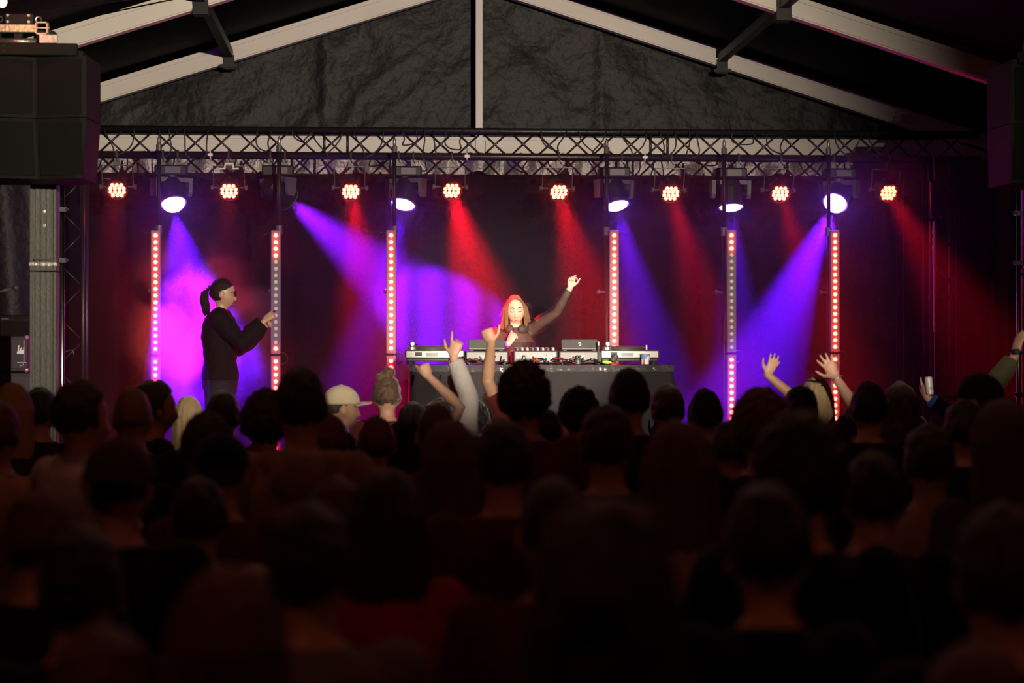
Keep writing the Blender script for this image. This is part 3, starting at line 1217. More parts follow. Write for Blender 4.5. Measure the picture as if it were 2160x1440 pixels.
c = at(1128, 760, TBY0 + .2)
x, y, z = c.x, TBY0 + .30, TBZ + .008
mx = thing('dj_mixer', 'DJ mixer with rows of pale knobs in the middle of the table', 'mixer', (x, y, z))
m = MB()
m.bbox((x, y, z + .055), (.33, .40, .095), .01)
m.build('body', M_PLAYER, mx)
m = MB()
m.box((x, y - .203, z + .06), (.30, .006, .06))
m.build('socket_panel', M_GREYMETAL, mx)
for r_ in range(5):
    for k in range(8):
        kn = MB()
        kn.lathe((x - .135 + k * .0386, y - .16 + r_ * .05, z + .102), (0, 0, 1), [(0, .009), (.016, .0085), (.024, .006)], 8)
        kn.build('knob', M_PLATE if (r_ + k) % 3 else M_STEEL, mx)
for k in range(12):
    s_ = MB()
    s_.lathe((x - .135 + k * .0245, y - .205, z + .05 + .022 * (k % 2)), (0, -1, 0), [(0, .0075), (.02, .0075)], 8)
    s_.build('socket', M_STEEL if k % 3 else M_PLATE, mx)

# cable tangle on the table: single cables
rr = random.Random(3)
for i in range(26):
    if i < 17:
        xs = rr.uniform(at(1095, 760, TBY0).x, at(1260, 760, TBY0).x)
        xe = xs + rr.uniform(-.18, .18)
    else:
        xs = rr.uniform(at(960, 760, TBY0).x, at(1060, 760, TBY0).x)
        xe = xs + rr.uniform(-.14, .14)
    y0 = TBY0 + .085
    pts = [(xs, y0, TBZ + rr.uniform(.03, .07)), (xs + (xe - xs) * .2, TBY0 + rr.uniform(.03, .07), TBZ + rr.uniform(.02, .075)), (xs + (xe - xs) * .5 + rr.uniform(-.06, .06), TBY0 + rr.uniform(.02, .06), TBZ + rr.uniform(.012, .06)),
           (xs + (xe - xs) * .8, TBY0 + rr.uniform(.03, .07), TBZ + rr.uniform(.014, .05)), (xe, y0, TBZ + rr.uniform(.02, .05))]
    P = []
    for a in range(len(pts) - 1):
        p0, p1 = Vector(pts[a]), Vector(pts[a + 1])
        pm = Vector(pts[a - 1]) if a else p0
        pn = Vector(pts[a + 2]) if a + 2 < len(pts) else p1
        for k in range(5):
            t = k / 5
            P.append(.5 * (2 * p0 + (p1 - pm) * t + (2 * pm - 5 * p0 + 4 * p1 - pn) * t * t + (3 * p0 - pm - 3 * p1 + pn) * t ** 3))
    P.append(Vector(pts[-1]))
    P = [Vector((p.x, p.y, max(p.z, TBZ + .014))) for p in P]
    cb = MB().tube(P, .0045, 5)
    o = cb.build('audio_cable', mat('glossy_cable', (.02, .018, .02), .25) if i % 4 else mat('red_cable', (.25, .03, .02), .35), smooth=True)
    tag(o, 'thin cable in the tangle on the DJ table in front of the ' + ('mixer' if i < 17 else 'left media player'), 'cable', 'cable tangle ' + ('before the mixer' if i < 17 else 'before the left player'))

# paper cup with a printed pattern
c = at(1361, 765, TBY0 + .06)
cupm = bpy.data.materials.new('printed_paper_cup')
cupm.use_nodes = True
nt = cupm.node_tree
tc = nt.nodes.new('ShaderNodeTexCoord')
vo = nt.nodes.new('ShaderNodeTexVoronoi')
vo.inputs['Scale'].default_value = 26
rp = nt.nodes.new('ShaderNodeValToRGB')
rp.color_ramp.interpolation = 'CONSTANT'
els = rp.color_ramp.elements
els[0].color = (.85, .83, .80, 1)
els[1].position = .42
els[1].color = (.16, .30, .62, 1)
e = els.new(.62); e.color = (.80, .80, .78, 1)
e = els.new(.78); e.color = (.55, .12, .10, 1)
e = els.new(.85); e.color = (.9, .88, .84, 1)
nt.links.new(tc.outputs['Object'], vo.inputs['Vector'])
nt.links.new(vo.outputs['Color'], rp.inputs[0])
nt.links.new(rp.outputs[0], nt.nodes['Principled BSDF'].inputs['Base Color'])
cup = thing('paper_cup', 'white paper cup with blue printed pattern at the right of the DJ table', 'cup', (c.x, TBY0 + .055, TBZ + .009))
m = MB()
m.lathe((c.x, TBY0 + .055, TBZ + .009), (0, 0, 1), [(0, .029), (.075, .036), (.075, .034), (.004, .027)], 24, True, True)
m.build('cup_wall', cupm, cup, smooth=False)
m = MB()
m.torus((c.x, TBY0 + .055, TBZ + .084), (0, 0, 1), .036, .0022, 24, 6)
m.build('rim', M_PLATE, cup, smooth=True)
# tipped can, green lighter, small power brick, standing bottle
c = at(1296, 757, TBY0 + .07)
can = thing('tipped_can', 'dark ridged can lying tilted on the DJ table', 'can', (c.x, TBY0 + .06, TBZ + .01))
d = Vector((.55, .25, .8)).normalized()
m = MB()
p = Vector((c.x - .02, TBY0 + .05, TBZ + .028))
m.lathe(p, d, [(0, .022), (.004, .025), (.02, .025), (.022, .022), (.03, .022), (.032, .025), (.055, .025), (.06, .02)], 18)
m.build('can_body', M_GREYMETAL, can)
m = MB()
m.torus(p + d * .06, d, .019, .002, 16, 5)
m.build('can_rim', M_STEEL, can)
c = at(1280, 764, TBY0 + .04)
lt = thing('green_bag', 'small crumpled yellow-green packet beside the tipped can', 'packet', (c.x, TBY0 + .04, TBZ + .01))
m = MB()
m.ball((c.x, TBY0 + .04, TBZ + .024), (.035, .022, .014), 14, 9, fn=lambda p: p * (1 + .25 * noise.noise(p * 60)))
m.build('pouch', mat('green_yellow_foil', (.30, .62, .08), .35, 0, .4, 30), lt, smooth=True)
m = MB()
m.bbox((c.x + .035, TBY0 + .035, TBZ + .018), (.03, .02, .006), .002)
m.build('torn_end', mat('orange_foil', (.85, .40, .05), .4), lt)
c = at(1219, 760, TBY0 + .05)
pb = thing('power_brick', 'small grey round adapter standing before the right media player', 'adapter', (c.x, TBY0 + .045, TBZ + .009))
m = MB()
m.lathe((c.x, TBY0 + .045, TBZ + .01), (0, 0, 1), [(0, .022), (.03, .022), (.034, .018)], 18)
m.build('body', M_GREY, pb)
m = MB()
m.bbox((c.x + .005, TBY0 + .06, TBZ + .06), (.04, .03, .03), .005)
m.build('plug', M_RUBBER, pb)
c = at(1259, 735, TBY0 + .22)
bt = thing('slim_stand', 'slim upright grey stick standing between player and right turntable', 'stand', (c.x, TBY0 + .10, TBZ + .009))
m = MB()
m.tube([(c.x, TBY0 + .10, TBZ + .01), (c.x, TBY0 + .10, TBZ + .15)], .008, 8)
m.build('stick', M_GREYMETAL, bt)
m = MB()
m.lathe((c.x, TBY0 + .10, TBZ + .15), (0, 0, 1), [(0, .009), (.025, .009), (.03, .004)], 10)
m.build('tip', M_STEEL, bt)

# ------------------------------------------------------------------ left wing: amplifier cases, curtain, microphone
Yw = 16.2
def case(px0, px1, py0, py1, label, mark):
    a, b = at(px0, py1, Yw), at(px1, py0, Yw)
    w, h = b.x - a.x, b.z - a.z
    cx, cz = (a.x + b.x) / 2, (a.z + b.z) / 2
    t = thing('amplifier', label, 'amplifier', (cx, Yw + .2, a.z), 'amplifiers in the left wing')
    m = MB()
    m.bbox((cx, Yw + .2, cz), (w, .4, h), .012)
    m.build('cabinet', mat('amp_tolex', (.02, .018, .022), .45, 0, .3, 90, bump=.3, bscale=200), t)
    for sx in (-1, 1):
        for sz in (-1, 1):
            k = MB()
            k.ball((cx + sx * (w / 2 - .012), Yw + .012, cz + sz * (h / 2 - .012)), .02, 8, 6)
            k.build('corner', M_STEEL, t)
    pan = MB()
    px_ = a.x + w * .62
    pan.bbox((px_, Yw - .004, cz), (w * .62, .012, h * .84), .006)
    p_ = pan.build('front_panel', mat('amp_panel_purple_black', (.045, .03, .05), .4), t)
    ed = MB()
    r_ = px_ + w * .31
    ed.tube([(r_, Yw - .012, cz + h * .38), (r_, Yw - .012, cz - h * .24), (r_ - .008, Yw - .012, cz - h * .31), (r_ - .03, Yw - .012, cz - h * .335)], .0035, 6)
    ed.build('trim', M_PLATE, p_)
    if mark:
        lg = MB()
        o = at(44, 738, Yw - .016)
        u = .0036
        poly = [(-8, -8), (6, -8), (7, -1), (7, 6), (5.2, 6), (4.6, 0), (2.6, -.5), (2.2, 6), (.6, 6), (.2, 0), (-.6, 4), (-2, 4), (-2.2, -.6), (-4, -1.5), (-3.2, 10), (-5.6, 10), (-6.6, -2), (-8, -4)]
        lg.prism([(x_ * u, y_ * u) for x_, y_ in poly], (0, .004, 0), o)
        lg.build('logo', mat('white_print', (.85, .85, .85), .5), p_)
        for i, wd in enumerate((3, 2, 3, 2, 3, 3, 2, 0, 3, 2)):
            if wd:
                q = at(37 + i * 1.95, 764.5, Yw - .014)
                e = MB()
                e.box(q, (.0052, .003, .004 + .0015 * (i % 2)))
                e.build('letter', mat('white_print', (.85, .85, .85), .5), p_)
    return t


case(-40, 58, 708, 784, 'black amplifier head with a white hand-like emblem left of the grey tower', True)
case(-30, 74, 785, 880, 'lower black amplifier cabinet standing under the emblem amplifier', False)
a, b = at(-60, 905, Yw + .5), at(72, 664, Yw + .5)
t = thing('speaker_cabinet', 'large black speaker cabinet behind the amplifiers at far left', 'speaker', ((a.x + b.x) / 2, Yw + .75, STAGE_Z))
m = MB()
m.bbox(((a.x + b.x) / 2, Yw + .75, (STAGE_Z + b.z) / 2), (b.x - a.x, .45, b.z - STAGE_Z), .02)
m.build('cabinet', M_CAB, t)
m = MB()
m.bbox(((a.x + b.x) / 2, Yw + .52, (STAGE_Z + b.z) / 2), (b.x - a.x - .08, .02, b.z - STAGE_Z - .1), .01)
m.build('grille', M_GRILLE, t)
m = MB()
m.bbox((at(10, 672, Yw + .5).x, Yw + .51, b.z - .03), (.06, .008, .012), .002)
m.build('badge', M_GREY, t)
a, b = at(-40, 905, Yw), at(74, 882, Yw)
t = thing('flight_case', 'black flight case carrying the amplifiers in the left wing', 'case', ((a.x + b.x) / 2, Yw + .2, STAGE_Z))
zt = at(0, 881, Yw).z
m = MB()
m.bbox(((a.x + b.x) / 2, Yw + .2, (STAGE_Z + zt) / 2), (b.x - a.x + .1, .44, zt - STAGE_Z), .01)
m.build('box', M_CAB, t)
m = MB()
m.box(((a.x + b.x) / 2, Yw - .022, zt - .015), (b.x - a.x + .1, .006, .03))
m.build('edge_profile', M_ALU, t)
# drape in the left wing
vs, fs = [], []
xa, xb = at(-80, 600, 18.2).x, at(70, 600, 18.2).x
n, nz = 70, 20
for j in range(nz + 1):
    for i in range(n + 1):
        x = xa + (xb - xa) * i / n
        z = STAGE_Z + .02 + 2.7 * j / nz
        vs.append((x, 18.2 + .05 * math.sin(x * 13 + z * .7) + .03 * noise.noise(Vector((x * 5, z, 0))), z))
for j in range(nz):
    for i in range(n):
        q = j * (n + 1) + i
        fs.append((q, q + 1, q + n + 2, q + n + 1))
o = MB().add(vs, fs).build('wing_drape', M_VINYL, smooth=True, origin=((xa + xb) / 2, 18.2, STAGE_Z))
tag(o, 'dark folded drape hanging behind the left loudspeaker tower', 'curtain')
# microphone on boom in the left wing
q = at(33, 607, 16.9)
t = thing('microphone_stand', 'dark boom microphone stand in the left wing by the drape', 'microphone', (q.x - .45, 16.9, STAGE_Z))
m = MB()
m.lathe((q.x - .45, 16.9, STAGE_Z), (0, 0, 1), [(0, .13), (.015, .13), (.02, .02)], 20)
m.build('base', M_BLACK, t)
m = MB()
m.tube([(q.x - .45, 16.9, STAGE_Z + .01), (q.x - .45, 16.9, q.z - .1)], .011, 8)
m.build('pole', M_BLACK, t)
m = MB()
m.tube([(q.x - .62, 16.9, q.z - .16), (q.x - .06, 16.9, q.z - .012)], .008, 8)
m.build('boom', M_BLACK, t)
m = MB()
m.tube([(q.x - .16, 16.9, q.z - .04), (q.x - .03, 16.9, q.z - .005)], [.012, .017], 10)
m.ball((q.x, 16.9, q.z + .002), .025, 12, 8)
m.build('microphone_head', M_GREYMETAL, t, smooth=True)
# tripod stand with red cloth hook at the foot of the left tower
q = at(132, 745, 15.6)
t = thing('guitar_stand', 'thin folded stand with a bent arm beside the left tower', 'stand', (q.x, 15.6, STAGE_Z))
m = MB()
m.tube([(q.x, 15.6, STAGE_Z), (q.x - .01, 15.6, q.z + .12)], .009, 8)
m.build('pole', M_BLACK, t)
m = MB()
m.tube([(q.x - .01, 15.6, q.z), (q.x + .06, 15.58, q.z + .025), (q.x + .075, 15.58, q.z + .02), (q.x + .085, 15.58, q.z - .01)], .006, 6)
m.build('arm', M_GREYMETAL, t)
for k in range(3):
    m = MB()
    a_ = k * 2.1 + .4
    m.tube([(q.x, 15.6, STAGE_Z + .3), (q.x + .22 * math.cos(a_), 15.6 + .22 * math.sin(a_), STAGE_Z + .008)], .008, 6)
    m.build('leg', M_BLACK, t)
# hanging chain motor body and a pale strip painted as light reflected on a pole
q0, q1 = at(1971, 466, 17.45), at(1971, 700, 17.45)
t = thing('pole_glint', 'pale strip painted as light reflected on a pole by the right truss leg', 'glint', (q0.x, 17.45, q1.z))
pts = [(q0.x + .004 * noise.noise(Vector((0, k * .5, 3))), 17.45, q0.z + (q1.z - q0.z) * k / 30) for k in range(31)]
m = MB()
m.tube(pts, [(.017 if k < 14 else .011) * (1 + .35 * noise.noise(Vector((1, k * .9, 3)))) for k in range(31)], 7)
m.build('glint_strip', mat('painted_glint', (.62, .54, .46), .8, 0, .3, 60), t, smooth=True)
m = MB()
q2 = at(1971, 812, 17.45)
m.tube([pts[-1], (q0.x, 17.45, q2.z)], .004, 5)
m.build('thin_glint', mat('painted_glint', (.62, .54, .46), .8), t)
q = at(1972, 420, 17.45)
t = thing('chain_motor', 'dark chain bag hanging above the pale glint strip at right', 'chain motor', (q.x, 17.45, q.z - .17))
m = MB()
m.bbox((q.x, 17.45, q.z - .01), (.09, .08, .33), .015)
m.build('body', M_BLACK, t)
m = MB()
m.tube([(q.x, 17.45, q.z + .15), (q.x, 17.5, TZ0 + .02)], .006, 6)
m.build('chain', M_STEEL, t)
m = MB()
m.lathe((q.x - .035, 17.405, q.z - .15), (0, -1, 0), [(0, .008), (.01, .008)], 8)
m.lathe((q.x + .035, 17.405, q.z - .15), (0, -1, 0), [(0, .008), (.01, .008)], 8)
m.build('bolt', M_STEEL, t)
for i, px in enumerate((1892, 1906)):
    p0, p1 = at(px, 360, 18.88), at(px, 1010, 18.88)
    m = MB().tube([p0, p1], .004, 5)
    tag(m.build('stay_wire', M_GREYMETAL), 'thin vertical wire hanging before the backdrop at right, ' + ('left one' if i == 0 else 'right one') + ' of the pair', 'wire', 'vertical stay wires')

# ------------------------------------------------------------------ people
def gauss(v, c, w):
    return math.exp(-((v - c) / w) ** 2)


def head_shape(p):
    """turns an ellipsoid point into a head: face towards +y"""
    x, y, z = p
    if z < -.02:
        t = min(1, (-.02 - z) / .10)
        x *= 1 - .30 * t * t - .08 * t
        if y < 0:
            y *= 1 - .40 * t
        else:
            y *= 1 - .02 * t
    if y < 0 and z > -.03:
        y *= 1.04
    f = 1.0 if y > .035 else max(0.0, y / .035)
    if y > 0:
        y -= .006 * gauss(z, .005, .03) * f                      # flat face
        y += .005 * gauss(z, .030, .012) * gauss(x, 0, .05) * f     # brow
        for sx in (-1, 1):
            y -= .009 * gauss(x, sx * .031, .015) * gauss(z, .008, .014) * f
            y += .004 * gauss(x, sx * .042, .018) * gauss(z, -.028, .018) * f
        nz = 0.0
        if -.052 < z < .022:
            t = (.022 - z) / .066
            nz = .003 + .024 * min(1, t) ** 1.3 if z > -.044 else .024 * max(0, (z + .054) / .010)
        wn = .008 + .009 * max(0, min(1, (.022 - z) / .066))
        y += nz * gauss(x, 0, wn) * f
        y += .0075 * gauss(z, -.066, .0055) * gauss(x, 0, .02) * f
        y += .0065 * gauss(z, -.079, .0055) * gauss(x, 0, .018) * f
        y -= .003 * gauss(z, -.0725, .0022) * gauss(x, 0, .024) * f
        y += .008 * gauss(z, -.104, .014) * gauss(x, 0, .024) * f
    return Vector((x, y, z))


def add_head(mb, c, M=None, fine=False, ears=True):
    nu, nv = (64, 56) if fine else (32, 26)
    mb.ball(c, (.0745, .096, .118), nu, nv, M=M, fn=head_shape)
    if ears:
        for sx in (-1, 1):
            o = Vector((sx * .079, -.008, -.008))
            mb.ball(Vector(c) + (M @ o if M is not None else o), (.010, .020, .032), 10, 8, M=M)


def ik(sh, wr, l1, l2, pole):
    d = wr - sh
    L = min(d.length, (l1 + l2) * .995)
    wr = sh + d.normalized() * L
    d = wr - sh
    a = (l1 * l1 - l2 * l2 + L * L) / (2 * L)
    h = math.sqrt(max(0, l1 * l1 - a * a))
    dn = d.normalized()
    pl = Vector(pole)
    pl = (pl - dn * pl.dot(dn)).normalized()
    return sh + dn * a + pl * h, wr


def add_hand(mb, wr, f, n, side, curls=(.3, .3, .3, .3), spread=.12, thumb=.5, k=1.0, r=1.0):
    """f: along the hand, n: way the palm faces, side: direction of the thumb (+1/-1 along f x n)"""
    f = Vector(f).normalized()
    n = Vector(n)
    n = (n - f * n.dot(f)).normalized()
    s = f.cross(n).normalized() * side
    L = .088 * k
    prof = [(0, .024, .019), (.25, .033, .018), (.65, .041, .016), (1.0, .040, .0125), (1.08, .030, .008)]
    vs, fs = [], []
    seg = 12
    for t, w, h in prof:
        for q in range(seg):
            a = 2 * math.pi * q / seg
            vs.append(wr + f * L * t + s * math.cos(a) * w * k + n * math.sin(a) * h * k)
    for i in range(len(prof) - 1):
        for q in range(seg):
            q2 = (q + 1) % seg
            fs.append((i * seg + q, (i + 1) * seg + q, (i + 1) * seg + q2, i * seg + q2))
    fs.append(tuple(range(seg)))
    fs.append(tuple((len(prof) - 1) * seg + q for q in reversed(range(seg))))
    mb.add(vs, fs)
    for i, (off, ln) in enumerate(((.030, .074), (.0105, .083), (-.0095, .077), (-.029, .060))):
        p = wr + f * L * (.95 if i in (1, 2) else .90) + s * off * k
        ang = spread * (1.5 - i)
        d = (f + s * math.tan(ang)).normalized()
        pts, rad = [p - d * .015], [.0098 * k * r]
        pts.append(p)
        rad.append(.0096 * k * r)
        cu = curls[i]
        for j, q in enumerate((.45, .31, .24)):
            c_ = cu * (1.0 if j == 0 else 1.15)
            d = (d * math.cos(c_) + n * math.sin(c_)).normalized()
            n_l = n
            p = p + d * ln * q * k
            pts.append(p)
            rad.append((.0092, .0084, .0074)[j] * k * r)
            n = (n_l - d * n_l.dot(d)).normalized()
        n = Vector(n)
        mb.tube(pts, rad, 8, True)
        n = (s.cross(f) * side).normalized()
        n = -n if False else n
    nn = f.cross(s) * -side if False else (s.cross(f) * side)
    nn = nn.normalized()
    b = wr + f * L * .22 + s * .026 * k
    d = (f * .72 + s * .85 * thumb * 1.4 + nn * .35).normalized()
    p1 = b + d * .042 * k
    d2 = (d + f * .5 - s * .25).normalized()
    p2 = p1 + d2 * .032 * k
    p3 = p2 + d2 * .024 * k
    mb.tube([b - d * .01, b, p1, p2, p3], [.014 * k, .014 * k, .011 * k * r, .0105 * k * r, .0082 * k * r], 8, True)


def remesh(mb, voxel, smooth=2, name='body'):
    me = bpy.data.meshes.new('tmp')
    me.from_pydata(mb.v, [], mb.f)
    me.validate()
    o = bpy.data.objects.new('tmp', me)
    COL.objects.link(o)
    md = o.modifiers.new('r', 'REMESH')
    md.mode = 'VOXEL'
    md.voxel_size = voxel
    md.use_smooth_shade = True
    if smooth:
        sm = o.modifiers.new('s', 'SMOOTH')
        sm.factor = .5
        sm.iterations = smooth
    dg = bpy.context.evaluated_depsgraph_get()
    out = bpy.data.meshes.new_from_object(o.evaluated_get(dg))
    out.name = name
    bpy.data.objects.remove(o, do_unlink=True)
    bpy.data.meshes.remove(me)
    out.polygons.foreach_set('use_smooth', [True] * len(out.polygons))
    out.materials.clear()
    out.materials.append(None)
    return out


def displace(me, fn):
    """moves every vertex along its normal by fn(co)"""
    n = len(me.vertices)
    co, no = [0.0] * (3 * n), [0.0] * (3 * n)
    me.vertices.foreach_get('co', co)
    me.vertex_normals.foreach_get('vector', no)
    for i in range(0, 3 * n, 3):
        d = fn(co[i], co[i + 1], co[i + 2])
        co[i] += no[i] * d
        co[i + 1] += no[i + 1] * d
        co[i + 2] += no[i + 2] * d
    me.vertices.foreach_set('co', co)
    me.update()
    return me


def crease(me, amp, freq, seed=0, stretch=(1, 1, 1)):
    nz = noise.noise
    a, b, c = (q * freq for q in stretch)

    def fn(x, y, z):
        x, y, z = x * a + seed, y * b, z * c
        return amp * (nz((x, y, z)) + .5 * nz((x * 2.1, y * 2.1 + 3, z * 2.1)))
    return displace(me, fn)


# a figure 1.75 m tall, feet at the origin, facing +y
L1, L2 = .285, .255
HC = Vector((0, .018, 1.625))


def arms_of(sex, spec):
    """joints for both arms; spec: dict side -> (wrist, pole) or a word"""
    res = {}
    for sd in (-1, 1):
        sw = .172 if sex == 'm' else .152
        sh = Vector((sd * sw, -.005, 1.425))
        a = spec.get(sd, 'down') if isinstance(spec, dict) else spec
        if a == 'down':
            wr, pole = Vector((sd * (sw + .075), .06, .90)), Vector((sd * .5, -1, 0))
        elif a == 'bent':
            wr, pole = Vector((sd * .10, .30, 1.13)), Vector((sd * .7, -.3, -1))
        elif a == 'pocket':
            wr, pole = Vector((sd * .20, .08, .98)), Vector((sd * 1, -.6, 0))
        else:
            wr, pole = Vector(a[0]), Vector(a[1])
        lift = max(0, wr.z - 1.45)
        if lift > 0:
            sh = sh + Vector((-sd * .012, 0, min(.07, lift * .14)))
        el, wr = ik(sh, wr, L1, L2, pole)
        res[sd] = (sh, el, wr)
    return res


def torso(sex, g=0.0):
    if sex == 'm':
        r = [(.83, .13, .10), (.90, .160, .115), (.98, .163, .118), (1.08, .152, .108), (1.18, .158, .110), (1.28, .172, .118), (1.37, .178, .112), (1.43, .150, .092), (1.475, .085, .070), (1.50, .06, .058)]
    else:
        r = [(.83, .13, .10), (.90, .168, .118), (.98, .165, .115), (1.08, .132, .096), (1.18, .136, .100), (1.28, .150, .118), (1.37, .154, .104), (1.43, .130, .085), (1.475, .074, .064), (1.50, .052, .052)]
    return [(0, -.005, z, a + g, b + g) for z, a, b in r]


def make_body(sex, spec, hands, voxel, head_M=None, fine=False):
    mb = MB()
    mb.rings(torso(sex), 20)
    mb.tube([(0, -.012, 1.43), (0, .0, 1.50), (0, .012, 1.60)], [.062, .056, .054] if sex == 'm' else [.052, .047, .046], 12)
    add_head(mb, HC, head_M, fine)
    J = arms_of(sex, spec)
    k = 1.0 if sex == 'm' else .88
    for sd in (-1, 1):
        sh, el, wr = J[sd]
        mb.ball(sh, .058 * k, 12, 8)
        mid = sh.lerp(el, .45)
        mid2 = el.lerp(wr, .3)
        mb.tube([sh, mid, el, mid2, wr], [.052 * k, .048 * k, .039 * k, .040 * k, .0265 * k], 12, True)
        h = hands.get(sd, {})
        f = h.get('f', (wr - el).normalized() * .8 + Vector((0, 0, -.1)))
        n = h.get('n', Vector((-sd, 0, 0)))
        f = Vector(f).normalized()
        n = Vector(n)
        nn = (n - f * n.dot(f)).normalized()
        # thumb side: for the right hand f x n points to ... choose by the flag
        add_hand(mb, wr, f, nn, h.get('side', 1), h.get('curl', (.45, .45, .5, .5)), h.get('spread', .06), h.get('thumb', .5), k * .98)
        x = sd * .092
        mb.tube([(x, 0, .92), (x * 1.02, .012, .70), (x, .012, .48), (x, -.008, .30), (x, -.012, .09)], [.088, .078, .056, .055, .040], 14, True)
        mb.rings([(x * 1.05, .05, .004, .040, .11), (x * 1.05, .05, .03, .045, .125), (x * 1.03, .03, .06, .040, .085), (x, .0, .10, .036, .045)], 14)
    return remesh(mb, voxel, 2, 'body'), J


def make_shirt(sex, J, sleeve, voxel=.011, hem=.90, loose=.014, hood=False, collar=False, flare=0.0, neck_drop=0.0):
    mb = MB()
    rs = [q for q in torso(sex, loose) if hem + .02 < q[2] < 1.46 - neck_drop]
    a = rs[0]
    rs = [(0, -.005, hem, a[3] + flare, a[4] + flare)] + rs
    if not neck_drop:
        rs.append((0, -.008, 1.485, .088 if sex == 'm' else .075, .072 if sex == 'm' else .064))
    mb.rings(rs, 24)
    k = 1.0 if sex == 'm' else .88
    for sd in (-1, 1):
        sh, el, wr = J[sd]
        s_ = sleeve.get(sd, 'long') if isinstance(sleeve, dict) else sleeve
        mb.ball(sh, .060 * k + loose, 12, 8)
        if s_ == 'short':
            e = sh.lerp(el, .72)
            mb.tube([sh, sh.lerp(el, .4), e], [.056 * k + loose, .054 * k + loose, .052 * k + loose + .006], 14)
        elif s_ == 'none':
            pass
        else:
            e = el.lerp(wr, .90)
            mb.tube([sh, sh.lerp(el, .5), el, el.lerp(wr, .4), e], [.056 * k + loose, .053 * k + loose, .048 * k + loose, .046 * k + loose, .036 * k + loose], 14)
    if hood:
        pts = []
        for i in range(13):
            a = math.pi * (1.08 + .84 * i / 12)
            pts.append(Vector((.115 * math.cos(a), .005 + .10 * math.sin(a), 1.475 + .02 * math.sin(a))))
        mb.tube(pts, [.03 + .022 * math.sin(math.pi * i / 12) for i in range(13)], 12, True)
        mb.ball((0, -.125, 1.42), (.09, .045, .085), 14, 10)
    if collar:
        mb.lathe((0, -.006, 1.46), (0, .05, 1), [(0, .085), (.055, .072), (.055, .062), (0, .07)], 20)
    me = remesh(mb, voxel, 1, 'shirt')
    crease(me, .0075, 9, random.random() * 50, stretch=(1, 1, .6))
    return me


_tr = {}


def make_trousers(sex, voxel=.016):
    if sex in _tr:
        return _tr[sex]
    mb = MB()
    mb.rings([q for q in torso(sex, .010) if q[2] < 1.0], 22)
    for sd in (-1, 1):
        x = sd * .092
        mb.tube([(x, 0, .92), (x * 1.02, .010, .70), (x, .010, .48), (x, -.004, .28), (x, -.008, .06)], [.102, .092, .076, .072, .066], 14)
    me = remesh(mb, voxel, 1, 'trousers')
    crease(me, .008, 10, 4)
    _tr[sex] = me
    return me


shoe_me = {}
for sd in (-1, 1):
    m = MB()
    x = sd * .097
    m.rings([(x, .055, 0, .05, .142), (x, .055, .025, .052, .145), (x, .05, .05, .048, .128), (x, .02, .085, .043, .075), (x, -.005, .115, .045, .055)], 16)
    shoe_me[sd] = m.mesh('shoe', True)
    shoe_me[sd].materials.append(None)


def hair_mesh(style, seed=0):
    """hair about the head of the 1.75 m figure"""
    mb = MB()
    c = HC + Vector((0, -.010, .012))

    def cap(p):
        q = head_shape(p)
        if q.y > .028 and q.z < .062:                    # keep the face free
            q.y = min(q.y, .028 + max(0, (q.z - .03)) * .9)
        if q.z < -.03:
            t = min(1.0, (-.03 - q.z) / .09)
            q.x *= 1 - .40 * t
            q.y *= (1 - .22 * t) if q.y < 0 else 1 - .5 * t
            q.z = -.03 + (q.z + .03) * .72
        return q

    if style in ('short', 'curly', 'crop'):
        g = {'short': .014, 'curly': .030, 'crop': .005}[style]
        mb.ball(c, (.0745 + g, .096 + g, .118 + g), 36, 28, fn=cap)
        me = remesh(mb, .008 if style != 'curly' else .009, 2, 'hair')
        amp, fr = {'short': (.007, 26), 'curly': (.013, 52), 'crop': (.002, 40)}[style]
        crease(me, amp, fr, seed * 7.3)
    elif style in ('long', 'wavy'):
        g = .018
        mb.ball(c, (.0745 + g, .096 + g, .118 + g), 36, 28, fn=cap)
        w = .012 if style == 'wavy' else 0
        mb.rings([(0, -.045, 1.33, .075 + w, .028), (0, -.050, 1.36, .100 + w, .042), (0, -.048, 1.42, .108 + w, .052), (0, -.042, 1.50, .106 + w, .062), (0, -.030, 1.58, .099, .078), (0, -.022, 1.66, .094, .092)], 24)
        me = remesh(mb, .009, 2, 'hair')
        nz = noise.noise
        displace(me, lambda x, y, z: nz((math.atan2(x, -y) * 9 + seed, z * 2.2, seed)) * .011 + (nz((x * 22, y * 22, z * 18 + seed)) * .012 if style == 'wavy' else 0))
    elif style == 'bun':
        g = .013
        mb.ball(c, (.0745 + g, .096 + g, .118 + g), 36, 28, fn=cap)
        mb.ball(HC + Vector((.01, -.02, .150)), (.046, .044, .038), 14, 10)
        mb.ball(HC + Vector((-.04, -.03, .125)), (.036, .036, .026), 14, 10)
        me = remesh(mb, .008, 1, 'hair')
        crease(me, .009, 28, seed + 2)
    elif style == 'pony':
        g = .009
        mb.ball(c, (.0745 + g, .096 + g, .118 + g), 40, 32, fn=cap)
        mb.tube([HC + Vector((0, -.085, .045)), HC + Vector((0, -.125, .045)), HC + Vector((0, -.150, -.01)), HC + Vector((0, -.152, -.08)), HC + Vector((0, -.142, -.15))], [.018, .024, .034, .028, .010], 12, True)
        me = remesh(mb, .007, 1, 'hair')
        crease(me, .005, 30, seed, stretch=(1, 1, .3))
    return me


HAIR = {}


def hair(style, seed):
    k = (style, seed % 3)
    if k not in HAIR:
        HAIR[k] = hair_mesh(*k)
    return HAIR[k]


